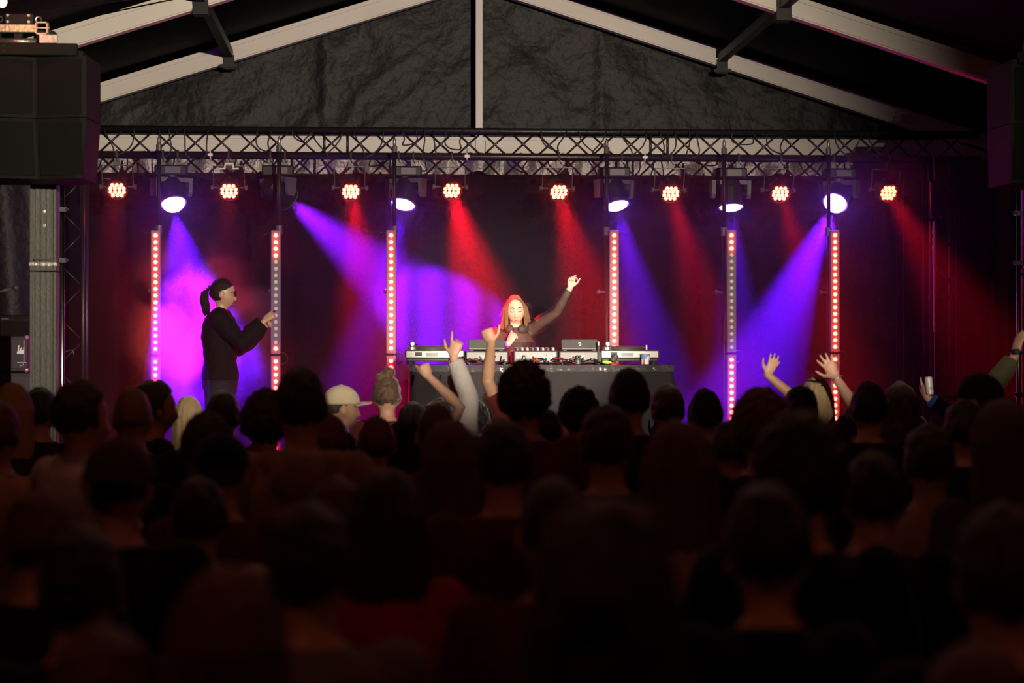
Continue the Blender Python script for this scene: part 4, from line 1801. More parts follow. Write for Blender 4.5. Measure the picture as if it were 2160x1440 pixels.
def cap_parts(root, m, back=False):
    b = MB()
    sy = -1 if back else 1

    def dome(p):
        q = Vector(p)
        if q.z < 0:
            q.z *= .12
        return q
    b.ball(HC + Vector((0, -.008, .032)), (.093, .114, .108), 28, 18, fn=dome)
    c = b.build('cap_crown', m, root, smooth=True, origin=(0, 0, 0))
    b = MB()
    vs, fs = [], []
    for h in (0, .006):
        for i in range(13):
            a = math.pi * (i / 12)
            for r_ in (0, 1):
                x = .088 * math.cos(a) * (1 - .08 * r_)
                y = .072 + (.045 * math.sin(a) + .070 * r_ * math.sin(a) ** .6 if True else 0)
                vs.append(HC + Vector((x, sy * y - .008, .034 + h - .012 * r_ * 0 - 2.2 * x * x)))
    for h in (0, 26):
        for i in range(12):
            a = h + i * 2
            fs.append((a, a + 1, a + 3, a + 2))
    for i in range(12):
        fs.append((i * 2 + 1, i * 2 + 27, i * 2 + 29, i * 2 + 3))
    b.add(vs, fs)
    b.build('brim', m, c, origin=(0, 0, 0), smooth=True)
    b = MB()
    b.ball(HC + Vector((0, -.008, .140)), (.008, .008, .004), 8, 6)
    b.build('button', m, c, origin=(0, 0, 0), smooth=True)


SKIN = [mat('skin_light', (.62, .36, .25), .5, 0, .12, 20, bump=.05), mat('skin_tan', (.50, .28, .18), .5, 0, .12, 20, bump=.05), mat('skin_brown', (.24, .11, .065), .5, 0, .12, 20, bump=.05)]
HC_ = {'black': hairmat('hair_black', (.012, .010, .010), .1), 'dark': hairmat('hair_dark_brown', (.035, .022, .016), .12), 'brown': hairmat('hair_brown', (.12, .065, .035), .2),
       'blond': hairmat('hair_blond', (.55, .40, .22), .25), 'auburn': hairmat('hair_auburn', (.16, .05, .03), .2), 'fair': hairmat('hair_cropped_fair', (.26, .17, .12), .1)}


def cloth(name, col):
    return mat('cloth_' + name, col, .85, 0, .18, 14, bump=.25, bscale=60, spec=.15, sheen=0 if 'performer' in name else .3)


CL = {'black': cloth('black', (.012, .012, .013)), 'white': cloth('white', (.62, .60, .60)), 'grey': cloth('grey', (.20, .17, .17)), 'navy': cloth('navy', (.012, .02, .07)), 'blue': cloth('blue', (.02, .06, .25)),
      'red': cloth('red', (.45, .02, .015)), 'beige': cloth('beige', (.42, .28, .22)), 'brown': cloth('brown', (.09, .05, .04)), 'maroon': cloth('maroon', (.12, .02, .02)), 'orange': cloth('orange', (.55, .10, .03)),
      'olive': cloth('olive', (.12, .11, .06)), 'charcoal': cloth('charcoal', (.03, .03, .034)), 'denim': cloth('denim', (.03, .04, .08)), 'pale': cloth('pale', (.50, .47, .44)), 'cream': cloth('cream', (.60, .52, .36)),
      'darkgreen': cloth('dark_green', (.025, .045, .03))}
_bodies, _shirts = {}, {}


def person(label, px, ytop, Y, sex='m', hr='short', hc='dark', shirt='black', sleeve='short', pose='down', rz=0, skin=0, hood=False, cap=None, cap_back=False, collar=False, pants='charcoal', top=1.775, seed=0,
           raised=None, hands=None, group='people in the crowd', voxel=.012):
    """raised: dict side -> (px, py, depth offset, pole) of a wrist in the photograph's frame, at the person's own depth"""
    pt = at(px, ytop, Y)
    s = pt.z / top
    if hr in ('bun',):
        s = pt.z / 1.80
    root = thing('person', label, 'person', (pt.x, Y, 0), group, R(rz), s)
    hands = hands or {}
    if raised is None:
        kb = (sex, pose)
        if kb not in _bodies:
            _bodies[kb] = make_body(sex, pose, {}, voxel)
        body, J = _bodies[kb]
        ks = (sex, pose, sleeve, hood, collar)
        if ks not in _shirts:
            _shirts[ks] = make_shirt(sex, J, sleeve, .013, hood=hood, collar=collar)
        sm = _shirts[ks]
    else:
        spec = {}
        inv = Matrix.Rotation(-R(rz), 3, 'Z')
        for sd, (wx, wy, dY, pole) in raised.items():
            w = at(wx, wy, Y + dY)
            spec[sd] = (inv @ (w - root.location) / s, pole)
        hh = {}
        for sd, h in hands.items():
            h = dict(h)
            for q in ('f', 'n'):
                h[q] = inv @ Vector(h[q])
            hh[sd] = h
        body, J = make_body(sex, spec, hh, .0075)
        sm = make_shirt(sex, J, sleeve, .012, hood=hood, collar=collar)
    inst('body', body, root, SKIN[skin])
    inst('shirt', sm, root, CL[shirt])
    inst('trousers', make_trousers(sex), root, CL[pants])
    for sd in (-1, 1):
        inst('shoe', shoe_me[sd], root, CL['black'])
    if hr:
        inst('hair', hair(hr, seed), root, HC_[hc])
    if cap:
        cap_parts(root, CL[cap], cap_back)
    return root, J, s


# --- the crowd, back to front of the frame: (label, px, top, depth, options)
CROWD = [
    ('person with long dim blond hair at the left edge below the amplifiers', 25, 806, 9.6, dict(sex='f', hr='long', hc='blond', shirt='charcoal')),
    ('black-haired person in black in front of the foot of the grey tower', 84, 812, 10.9, dict(hr='short', hc='black', shirt='black', seed=1)),
    ('bearded dark-haired man in a white shirt looking right, at left', 165, 796, 7.6, dict(hr='short', hc='dark', shirt='white', sleeve='short', rz=-52, collar=True, seed=2)),
    ('close-cropped head in dark top beside the man in white shirt', 279, 808, 8.9, dict(hr='crop', hc='fair', shirt='black')),
    ('dark-haired person in profile facing right, left of the blond woman', 322, 797, 10.2, dict(hr='short', hc='dark', shirt='black', rz=-70, seed=1, skin=1)),
    ('woman with bright blond hair seen from behind, in front of the dancer', 397, 834, 12.8, dict(sex='f', hr='long', hc='blond', shirt='black', seed=1)),
    ('dark-haired head with a red rim just below the dancer', 470, 820, 10.6, dict(hr='short', hc='dark', shirt='maroon', seed=2)),
    ('dark bushy-haired person left of the tall man in the hoodie', 560, 824, 8.7, dict(hr='curly', hc='dark', shirt='black', sleeve='long')),
    ('tall dark-haired man in a pale grey hoodie, left of centre', 634, 768, 7.2, dict(hr='short', hc='black', shirt='beige', sleeve='long', hood=True, top=1.775)),
    ('man in a cream baseball cap looking right, left of the DJ table', 716, 812, 12.3, dict(hr='crop', hc='dark', shirt='black', rz=-78, cap='cream', top=1.765, skin=1)),
    ('woman with hair pinned up in a messy bun by the third LED tower', 816, 778, 13.1, dict(sex='f', hr='bun', hc='brown', shirt='maroon')),
    ('auburn-haired head below the woman with the bun', 795, 874, 9.2, dict(sex='f', hr='short', hc='auburn', shirt='maroon')),
    ('reddish dark head close behind the man in the cream cap', 694, 868, 8.9, dict(hr='short', hc='auburn', shirt='black', seed=2)),
    ('close-cropped brown head below the raised pale sleeve', 921, 842, 8.3, dict(hr='crop', hc='brown', shirt='brown')),
    ('small dark-haired head in front of the middle of the DJ table', 1222, 818, 10.3, dict(hr='curly', hc='black', shirt='black', seed=1)),
    ('round black-haired head standing tall before the right half of the DJ table', 1328, 772, 9.3, dict(hr='short', hc='black', shirt='black', seed=2)),
    ('brown-haired head with a bright red rim at the right end of the DJ table', 1409, 806, 10.6, dict(sex='f', hr='short', hc='brown', shirt='brown', seed=1)),
    ('smooth dark-haired head left of the fifth LED tower', 1488, 816, 10.2, dict(hr='short', hc='black', shirt='black')),
    ('small black-haired head below the waving hands', 1690, 808, 10.5, dict(hr='short', hc='black', shirt='charcoal', seed=1)),
    ('fair-haired woman with a red rim, close to the last LED tower', 1722, 794, 12.2, dict(sex='f', hr='long', hc='blond', shirt='brown', seed=2)),
    ('tall black oval head right of the last LED tower', 1833, 801, 9.8, dict(hr='short', hc='black', shirt='black', seed=2)),
    ('woman with wavy brown hair left of the white can', 1898, 804, 10.9, dict(sex='f', hr='wavy', hc='brown', shirt='maroon')),
    ('person in a dark green cap at the right below the array', 2072, 784, 9.8, dict(hr='crop', hc='dark', shirt='black', cap='darkgreen', rz=50, top=1.77)),
    ('dark-haired head between the white can and the green cap', 2035, 838, 8.6, dict(hr='short', hc='dark', shirt='black', seed=1)),
    ('large dim brown-haired person at the right edge', 2118, 838, 5.9, dict(sex='f', hr='long', hc='brown', shirt='brown', sleeve='long')),
    ('red-haired person in a light top at the left edge', -8, 838, 8.0, dict(hr='short', hc='auburn', shirt='beige', sleeve='short')),
    ('person in a brown cap behind the man in the white shirt', 250, 916, 5.3, dict(hr='crop', hc='dark', shirt='black', cap='brown', cap_back=True, sleeve='long', top=1.77)),
    ('person in a navy cap left of the hoodie man', 466, 908, 6.4, dict(hr='crop', hc='dark', shirt='maroon', cap='navy', top=1.77)),
    ('broad black-haired head in front of the blond woman', 437, 872, 8.0, dict(hr='curly', hc='black', shirt='black', seed=1)),
    ('black-haired person with a reddish neck, lower left', 420, 1000, 5.8, dict(hr='short', hc='black', shirt='pale', sleeve='short', skin=1)),
    ('dim reddish head low at the left', 78, 1028, 4.9, dict(hr='short', hc='auburn', shirt='black', sleeve='long')),
    ('auburn head just below the hoodie man', 712, 1000, 5.4, dict(sex='f', hr='short', hc='auburn', shirt='black', seed=1)),
    ('large black-haired head in a pale shirt, lower left of centre', 655, 1052, 3.9, dict(hr='short', hc='black', shirt='grey', sleeve='short', seed=1)),
    ('long-haired person in red top left of centre, half hidden', 815, 985, 5.0, dict(sex='f', hr='long', hc='dark', shirt='red', sleeve='short')),
    ('long reddish hair of a woman left of the black round head in the centre', 948, 884, 6.5, dict(sex='f', hr='long', hc='auburn', shirt='maroon', seed=1)),
    ('round black-haired head near the centre of the crowd', 1062, 878, 6.0, dict(hr='short', hc='black', shirt='maroon', seed=2)),
    ('dark head with reddish lit neck right of the centre', 1282, 846, 6.6, dict(hr='short', hc='dark', shirt='black', skin=1, seed=1)),
    ('long dark reddish hair right of the reddish-lit neck', 1432, 884, 5.3, dict(sex='f', hr='long', hc='auburn', shirt='beige', sleeve='long', seed=2)),
    ('big black curly head right of centre in a navy top', 1688, 876, 4.5, dict(hr='curly', hc='black', shirt='navy', sleeve='long')),
    ('black-haired man in a black T-shirt with broad shoulders, lower right', 1846, 945, 5.4, dict(hr='short', hc='black', shirt='black', sleeve='short', seed=2, top=1.775)),
    ('dark-haired person in a beige T-shirt at right', 1962, 888, 6.7, dict(hr='short', hc='dark', shirt='beige', sleeve='short', skin=1)),
    ('huge blurred dark head in the middle foreground', 1268, 1040, 2.6, dict(sex='f', hr='wavy', hc='dark', shirt='charcoal', sleeve='long', seed=1)),
    ('blurred dark red-haired head, lower left foreground', 478, 1192, 3.0, dict(sex='f', hr='long', hc='auburn', shirt='black', sleeve='long', seed=2)),
    ('blurred black head and shoulders at the lower far left', 168, 1098, 3.9, dict(hr='short', hc='black', shirt='black', sleeve='long')),
    ('short reddish-haired person at the bottom left corner', 214, 1312, 2.9, dict(sex='f', hr='short', hc='auburn', shirt='black', sleeve='long', seed=1)),
    ('blurred dark person at the lower right edge', 2120, 1052, 3.4, dict(hr='short', hc='dark', shirt='black', sleeve='long', seed=1)),
    ('short reddish person at the bottom right corner', 2068, 1345, 2.7, dict(sex='f', hr='short', hc='auburn', shirt='brown', sleeve='long', seed=2)),
    ('person in maroon with lit shoulders behind the huge dark head', 1170, 990, 4.4, dict(hr='crop', hc='dark', shirt='maroon', sleeve='short', skin=1)),
    ('blurred black-haired person in blue, right of the huge dark head', 1622, 1010, 3.9, dict(sex='f', hr='short', hc='black', shirt='navy', sleeve='long')),
    ('tall curly black-haired head in front of the mixer', 1106, 755, 8.4, dict(hr='curly', hc='black', shirt='maroon', top=1.79, skin=1, seed=0)),
    ('bushy auburn-haired person left of the small black head below the waving hands', 1606, 820, 7.2, dict(sex='f', hr='curly', hc='auburn', shirt='black')),
    ('small dark head between the waving person and the centre', 1545, 880, 8.4, dict(hr='short', hc='dark', shirt='black')),
    ('dim dark head in front of the DJ table, right of the curly cap', 1150, 858, 9.4, dict(hr='short', hc='black', shirt='black', seed=1)),
]
for i, (lab, px, yt, Y, kw) in enumerate(CROWD):
    kw = dict(kw)
    kw.setdefault('seed', i)
    if 'pose' not in kw:
        kw['pose'] = ('down', 'pocket', 'bent')[i % 3]
    person(lab, px, yt, Y, **kw)

# --- people with raised arms
B = Vector
# pale sleeve, hand with pointing finger
person('person in a pale long-sleeved top pointing up at the DJ', 930, 836, 12.0, sex='m', hr='short', hc='dark', shirt='pale', sleeve='long', skin=0,
       raised={1: (956, 752, .05, (1, -.2, -.3))}, hands={1: dict(f=(.25, .0, 1), n=(.2, 1, 0), side=1, curl=(.05, .9, 1.0, 1.0), spread=.16, thumb=.9)}, seed=1)
# small raised fist, dark short sleeve
person('person in black T-shirt with raised fist left of the DJ table', 872, 846, 11.4, sex='f', hr='long', hc='dark', shirt='black', sleeve='short',
       raised={1: (905, 795, .0, (1, -.3, -.4))}, hands={1: dict(f=(-.45, .1, 1), n=(-.3, 1, 0), side=1, curl=(1.2, 1.3, 1.3, 1.3), spread=.02, thumb=.2)}, seed=2)
# brown hand with pale ring
person('person with a half-closed hand raised below the pale sleeve', 1000, 846, 12.4, sex='m', hr='curly', hc='black', shirt='maroon', sleeve='short', skin=1,
       raised={-1: (968, 830, .0, (-1, -.2, -.6))}, hands={-1: dict(f=(-.35, .1, 1), n=(.3, 1, 0), side=1, curl=(.35, .35, .4, .5), spread=.10, thumb=.3)}, seed=2)
# fist raised in front of the mixer
person('person with a raised fist and bare arm in front of the left media player', 1120, 790, 12.8, sex='m', hr='short', hc='dark', shirt='maroon', sleeve='short', skin=1,
       raised={-1: (1036, 724, .0, (-.2, -.5, -.6))}, hands={-1: dict(f=(-.35, .1, 1), n=(.1, 1, 0), side=-1, curl=(1.15, 1.25, 1.25, 1.2), spread=.03, thumb=.9)}, seed=0)
# waving hands near the last tower
person('person in black waving one open hand, left of the slanting blue beam', 1588, 832, 12.2, sex='f', hr='short', hc='dark', shirt='black', sleeve='short', skin=1,
       raised={1: (1618, 790, .0, (1, -.2, -.6))}, hands={1: dict(f=(.55, .0, 1), n=(-.1, 1, .1), side=1, curl=(.16, .12, .12, .16), spread=.17, thumb=.7)}, seed=1)
person('person waving an open hand with a bracelet before the last LED tower', 1806, 848, 11.8, sex='m', hr='short', hc='dark', shirt='brown', sleeve='short', skin=0,
       raised={-1: (1762, 795, .1, (1, -.4, -.5))}, hands={-1: dict(f=(-.55, .0, 1), n=(.1, 1, .1), side=1, curl=(.10, .08, .08, .12), spread=.20, thumb=1.0)}, seed=2)
# person with the can
pr, J, s = person('person in a blue top lifting a white can at right', 1934, 872, 12.8, sex='m', hr='short', hc='dark', shirt='blue', sleeve='long', skin=0,
       raised={1: (1955, 838, .05, (1, -.2, -.6))}, hands={1: dict(f=(-.12, .1, 1), n=(.9, .6, 0), side=1, curl=(.1, .75, .8, .8), spread=.10, thumb=.6)}, seed=1)
# arm at the right edge
person('person beyond the right edge raising an arm with a dark watch', 2192, 812, 11.6, sex='m', hr='short', hc='brown', shirt='olive', sleeve='long', skin=0,
       raised={-1: (2140, 752, .0, (-1, -.2, -.4))}, hands={-1: dict(f=(.25, .0, 1), n=(1, .4, 0), side=1, curl=(.2, .15, .15, .2), spread=.06, thumb=.4)}, seed=1)
# small things held or worn by the crowd
c = at(1960, 813, 12.82)
can = thing('drink_can', 'white drink can held up at right by a hand in a blue sleeve', 'can', (c.x, 12.82, c.z - .05))
d = Vector((-.10, 0, 1)).normalized()
m = MB()
m.lathe(c - d * .055, d, [(0, .018), (.005, .0225), (.10, .0225), (.108, .018)], 20)
m.build('can_body', mat('white_can_print', (.82, .82, .80), .35, .1, .12, 40), can, smooth=False)
m = MB()
m.torus(c + d * .054, d, .0185, .002, 18, 5)
m.build('can_rim', M_STEEL, can, smooth=True)
m = MB()
m.box(c + d * -.015 + Vector((.004, -.0228, 0)), (.014, .001, .02))
m.build('printed_mark', mat('blue_grey_print', (.35, .42, .5), .5), can)
c = at(2143, 741, 11.58)
w_ = thing('wrist_watch', 'dark watch strap on the arm at the right edge', 'watch', c)
m = MB()
m.torus(c, (.25, 0, 1), .033, .008, 18, 6)
m.build('strap', M_RUBBER, w_, smooth=True)
m = MB()
m.bbox(c + Vector((-.005, -.036, 0)), (.03, .01, .03), .003)
m.build('watch_case', M_BLACK, w_)
c = at(1764, 797, 11.9)
w_ = thing('bracelet', 'thin bracelet on the waving wrist before the last LED tower', 'bracelet', c)
m = MB()
m.torus(c, (-.45, 0, 1), .034, .004, 18, 6)
m.build('band', M_STEEL, w_, smooth=True)

# ------------------------------------------------------------------ the dancer in black on the left of the stage, facing right
YD = 16.55
pt = at(474, 583, YD)
sD = (pt.z - STAGE_Z) / 1.765
ax = at(466, 600, YD)
dn = thing('person', 'woman in black with ponytail and sunglasses dancing on stage in profile', 'person', (ax.x, YD, STAGE_Z), 'performers on stage', R(-90), sD)
inv = Matrix.Rotation(R(90), 3, 'Z')


def loc_of(px, py, Y):
    return inv @ (at(px, py, Y) - dn.location) / sD


wr = loc_of(559, 676, YD - .20)
wl = loc_of(552, 690, YD + .16)
spec = {1: (wr, (.25, -.2, -1)), -1: (wl, (-.3, -.2, -1))}
hd = {1: dict(f=(0, .75, .70), n=(-.75, .35, -.2), side=1, curl=(1.0, 1.1, 1.15, 1.2), spread=.02, thumb=.25),
      -1: dict(f=(0, .85, .5), n=(.8, .3, -.2), side=-1, curl=(1.1, 1.2, 1.2, 1.2), spread=.02, thumb=.3)}
body, JD = make_body('f', spec, hd, .0055, Matrix.Rotation(R(-4), 3, 'X'), True)
inst('body', body, dn, mat('skin_dancer', (.55, .33, .22), .42, 0, .1, 20, bump=.05))
sh = make_shirt('f', JD, 'long', .009, hem=.93, loose=.036, flare=.0)
crease(sh, .006, 16, 3)
inst('sweater', sh, dn, cloth('performer_black', (.006, .0055, .008)))
mb = MB()
mb.rings([(0, -.005, z, a + .012, b + .018) for (_, _, z, a, b) in torso('f', .012) if z < 1.0], 24)
for sd in (-1, 1):
    x = sd * .092
    mb.tube([(x, -.01, .92), (x * 1.05, .0, .70), (x * 1.05, .0, .48), (x * 1.05, -.004, .28), (x * 1.05, -.008, .03)], [.118, .120, .112, .108, .105], 16)
tr = remesh(mb, .011, 1, 'trousers')
crease(tr, .012, 9, 8, stretch=(1, 1, .35))
inst('trousers', tr, dn, cloth('performer_navy', (.018, .018, .032)))
for sd in (-1, 1):
    inst('shoe', shoe_me[sd], dn, CL['black'])
# sleek hair with side gloss, ponytail of single locks
hh = MB()


def sleek(p):
    q = head_shape(p)
    if q.z < .058:
        q.y = min(q.y, max(-.004, .088 - (.058 - q.z) * 1.55))
    if q.z < -.06:
        q.z = -.06 + (q.z + .06) * .3
    return q


hh.ball(HC + Vector((0, -.006, .007)), (.0800, .103, .125), 48, 40, fn=sleek)
me = remesh(hh, .006, 2, 'hair')
crease(me, .0018, 40, 2, stretch=(1, .25, 1))
M_DH = hairmat('hair_dancer', (.016, .009, .007), .05, 0)
hair_o = inst('hair', me, dn, M_DH)
tl = MB()
rr = random.Random(5)
for i in range(90):
    a = rr.uniform(0, 6.28)
    q = math.sqrt(rr.random())
    dx, dz = math.cos(a) * q, math.sin(a) * q
    ln = rr.uniform(.82, 1.12)
    P = [HC + Vector((dx * .012, -.088 + dz * .010, .052 + dz * .012)),
         HC + Vector((dx * .014, -.118 + dz * .012, .050 + dz * .014)),
         HC + Vector((dx * .030, -.148 + dz * .026, .012)),
         HC + Vector((dx * .036, -.152 + dz * .032, -.055 * ln)),
         HC + Vector((dx * .030, -.138 + dz * .030, -.115 * ln)),
         HC + Vector((dx * .024 + .004 * math.sin(i), -.135 + dz * .024, -.165 * ln))]
    tl.tube(P, [.004, .0045, .006, .006, .0045, .0012], 4)
tl.build('ponytail', M_DH, hair_o, smooth=True, origin=(0, 0, 0))
tl = MB()
tl.torus(HC + Vector((0, -.112, .052)), (0, 1, .1), .014, .005, 14, 6)
tl.build('hair_tie', M_RUBBER, hair_o, smooth=True, origin=(0, 0, 0))
# sunglasses
sg = thing('sunglasses', 'dark sunglasses with a pale temple on the dancing woman', 'sunglasses', dn.location, None, R(-90), sD)
hM = Matrix.Rotation(R(-4), 3, 'X')
g = MB()
for sd in (-1, 1):
    g.ball(HC + hM @ Vector((sd * .031, .098, .010)), (.028, .010, .021), 18, 10)
g.build('lens', mat('sunglass_lens', (.012, .008, .010), .08, 0, .05, spec=.9), sg, smooth=True, origin=(0, 0, 0))
g = MB()
for sd in (-1, 1):
    g.torus(HC + hM @ Vector((sd * .031, .100, .010)), (0, 1, 0), .026, .0028, 20, 6)
g.tube([HC + hM @ Vector((-.008, .098, .016)), HC + hM @ Vector((.008, .098, .016))], .0025, 6)
g.build('rim', M_BLACK, sg, smooth=True, origin=(0, 0, 0))
for sd in (-1, 1):
    g = MB()
    g.tube([HC + hM @ Vector((sd * .058, .088, .018)), HC + hM @ Vector((sd * .077, .045, .022)), HC + hM @ Vector((sd * .083, .0, .024)), HC + hM @ Vector((sd * .081, -.022, .010))], .0034, 6)
    g.build('temple', mat('pale_metal', (.85, .80, .70), .3, .5), sg, smooth=True, origin=(0, 0, 0))
M_LIP = mat('lip_rose', (.42, .13, .10), .4)
M_BROW = mat('brow_brown', (.045, .022, .014), .7)
lp = MB()
lp.ball(HC + hM @ Vector((0, .0855, -.0665)), (.019, .010, .0042), 14, 8)
lp.ball(HC + hM @ Vector((0, .0845, -.0775)), (.017, .010, .0048), 14, 8)
lp.build('lips', M_LIP, dn, smooth=True, origin=(0, 0, 0))
c = JD[1][2]
rg = MB()
rg.ball(JD[1][2] + Vector((.012, .075, .075)), (.004, .012, .005), 8, 6)
rg.build('ring', M_BLACK, dn, smooth=True, origin=(0, 0, 0))

# ------------------------------------------------------------------ the DJ, facing the audience, left arm raised
YJ = 16.74
pj = at(1085, 620, YJ)
sJ = .955
zoff = pj.z - 1.762 * sJ                      # she stands with feet apart, a little lower than upright
dj = thing('person', 'woman DJ with long fair hair, closed eyes and one arm raised behind the table', 'person', (at(1087, 700, YJ).x, YJ, STAGE_Z), 'performers on stage', R(180), sJ)
low = (STAGE_Z - zoff) / sJ                    # how far the hips sink
inv = Matrix.Rotation(R(-180), 3, 'Z')


def loc_j(px, py, Y):
    p = inv @ (at(px, py, Y) - dj.location) / sJ
    return p + Vector((0, 0, low))


wl = loc_j(1203, 606, YJ - .27)
wr = loc_j(1074, 724, YJ - .24)
spec = {-1: (wl, (-.3, .0, -1)), 1: (wr, (1, .1, -.8))}
hd = {-1: dict(f=(-.15, .25, 1), n=(-.3, 1, -.1), side=1, curl=(.75, .5, .85, .9), spread=.08, thumb=.55),
      1: dict(f=(-.42, .25, .85), n=(-.55, -.6, .1), side=1, curl=(.95, 1.0, 1.05, 1.0), spread=.03, thumb=.35)}
hMj = Matrix.Rotation(R(-8), 3, 'X') @ Matrix.Rotation(R(3), 3, 'Y')
mbj = MB()
_off = Vector((0, 0, -low))
body, JJ = make_body('f', spec, hd, .0055, hMj, True)


def sink(me):
    """knees bent, feet on the stage: lower everything above the knee, squeeze the shanks"""
    for v in me.vertices:
        z = v.co.z
        if z > .95:
            v.co.z = z - low
        else:
            t = z / .95
            v.co.z = z - low * t
            v.co.y += .10 * math.sin(math.pi * min(1, t)) * min(1, low / .1)
    return me


sink(body)
inst('body', body, dj, mat('skin_dj', (.66, .44, .33), .45, 0, .06, 20, bump=.03))
HJ = HC - Vector((0, 0, low))
sm = make_shirt('f', JJ, 'long', .008, hem=1.13, loose=.016, flare=.012)
crease(sm, .006, 18, 7)
sink(sm)
sheer = mat('sheer_brown_mesh', (.020, .008, .009), .6, 0, .2, 40, bump=.2, bscale=120)
nt = sheer.node_tree
tb_ = nt.nodes.new('ShaderNodeBsdfTransparent')
mxs = nt.nodes.new('ShaderNodeMixShader')
mxs.inputs[0].default_value = .28
nt.links.new(nt.nodes['Principled BSDF'].outputs[0], mxs.inputs[1])
nt.links.new(tb_.outputs[0], mxs.inputs[2])
nt.links.new(mxs.outputs[0], nt.nodes['Material Output'].inputs['Surface'])
inst('sheer_top', sm, dj, sheer)
mb = MB()
mb.rings([(0, -.005, z, a, b) for (_, _, z, a, b) in torso('f', .006) if 1.15 < z < 1.40], 24)
me = sink(remesh(mb, .011, 1, 'crop_top'))
inst('crop_top', me, dj, CL['black'])
me = make_trousers('f').copy()
sink(me)
inst('trousers', me, dj, CL['black'])
for sd in (-1, 1):
    inst('shoe', shoe_me[sd], dj, CL['black'])


def hl(x, y, z):
    return HJ + hMj @ Vector((x, y, z))


# hair: scalp shell, then locks falling from a middle parting, and flyaway strands
M_JH = hairmat('hair_dj_fair', (.30, .165, .07), .4, .15)
sc = MB()


def shell(p):
    q = head_shape(p)
    lim = .040 + max(0, q.z - .055) * .85 - abs(q.x) * .0
    if q.y > lim - .012 and q.z < .108:
        q.y = min(q.y, max(lim - .012, -.1))
    if q.z < -.07:
        q.z = -.07
    return q


sc.ball((0, 0, 0), (.079, .101, .123), 44, 36, fn=shell)
me = remesh(sc, .007, 2, 'hair')
for v in me.vertices:
    v.co = HJ + hMj @ (v.co + Vector((0, -.004, .006)))
ho = inst('hair', me, dj, M_JH)
rr = random.Random(11)
lk = MB()
for i in range(520):
    sd = -1 if i % 2 else 1
    y0 = rr.uniform(-.085, .072)
    ang = rr.uniform(0, 1)
    fy = (y0 + .085) / .157
    out = rr.uniform(.000, .014)
    ln = rr.uniform(.80, 1.12)
    flare = rr.uniform(.0, .045) if fy < .75 else rr.uniform(-.006, .016)
    yb = y0 * .82 - .010
    z_top = .122 - max(0, y0 - .0) * .30 - max(0, -y0 - .02) * .45
    ex = .082 + out + (.004 if fy < .8 else -.010 + .01 * (1 - fy))
    back = fy < .35
    k = rr.uniform(.35, 1.0) if back else rr.uniform(.86, 1.0)
    P = [hl(sd * .004, y0, z_top + .006),
         hl(sd * .034 * k, y0 * .98, z_top + .004 - .008),
         hl(sd * .064 * k, yb, .078 - .01 * fy),
         hl(sd * ex * k, yb - (.03 if back else .004), .020),
         hl(sd * (ex + .004 + flare * .25) * k, yb - (.045 if back else .014), -.055),
         hl(sd * (ex + .006 + flare * .6) * k, yb - (.05 if back else .010), -.125 * ln),
         hl(sd * (ex + .002 + flare) * k, yb - (.045 if back else .0), -.185 * ln),
         hl(sd * (ex - .006 + flare * 1.25 + rr.uniform(-.008, .008)) * k, yb - (.04 if back else -.008), -.225 * ln)]
    w_ = rr.uniform(.7, 1.15)
    lk.tube(P, [.0022 * w_, .0036 * w_, .0042 * w_, .0045 * w_, .0045 * w_, .0042 * w_, .0034 * w_, .0008], 4)
lk.build('locks', M_JH, ho, smooth=True, origin=(0, 0, 0))
fw = MB()
for i in range(60):
    sd = -1 if i % 2 else 1
    a = rr.uniform(-.6, 1.2)
    P = [hl(sd * .078, rr.uniform(-.06, .02), rr.uniform(-.16, .06))]
    d = Vector((sd * rr.uniform(.4, 1), rr.uniform(-.4, .3), rr.uniform(-1, .1)))
    P.append(P[0] + d * .03)
    P.append(P[1] + (d + Vector((0, 0, -.6))) * rr.uniform(.015, .035))
    fw.tube(P, [.0011, .0010, .0005], 3)
fw.build('flyaway_strands', M_JH, ho, origin=(0, 0, 0))
for sd in (-1, 1):
    b = MB()
    b.tube([hl(sd * .014, .0965, .030), hl(sd * .030, .0935, .036), hl(sd * .046, .082, .031)], [.0036, .0040, .0020], 6)
    b.build('eyebrow', M_BROW, dj, smooth=True, origin=(0, 0, 0))
    b = MB()
    b.ball(hl(sd * .031, .0815, .007), (.0145, .0085, .0095), 16, 10, M=hMj)
    b.build('eyelid', mat('eyelid_skin', (.58, .36, .28), .45), dj, smooth=True, origin=(0, 0, 0))
    b = MB()
    b.tube([hl(sd * .018, .0865, .0035), hl(sd * .031, .0905, -.001), hl(sd * .045, .0835, .0035)], [.0020, .0028, .0020], 6)
    b.build('eyelash', M_BROW, dj, smooth=True, origin=(0, 0, 0))
b = MB()
b.ball(hl(0, .0865, -.0655), (.0185, .0085, .0042), 14, 8, M=hMj)
b.ball(hl(0, .0855, -.0765), (.0165, .0085, .0048), 14, 8, M=hMj)
b.build('lips', mat('lip_pale', (.52, .22, .17), .45), dj, smooth=True, origin=(0, 0, 0))
# purple wristband
c = JJ[1][2] - Vector((0, 0, low))
el = JJ[1][1] - Vector((0, 0, low))
w_ = MB()
w_.lathe(c + (el - c).normalized() * .012, (el - c), [(0, .030), (.026, .033), (.026, .030), (0, .027)], 18)
w_.build('wristband', mat('purple_wristband', (.22, .06, .55), .5), dj, smooth=False, origin=(0, 0, 0))
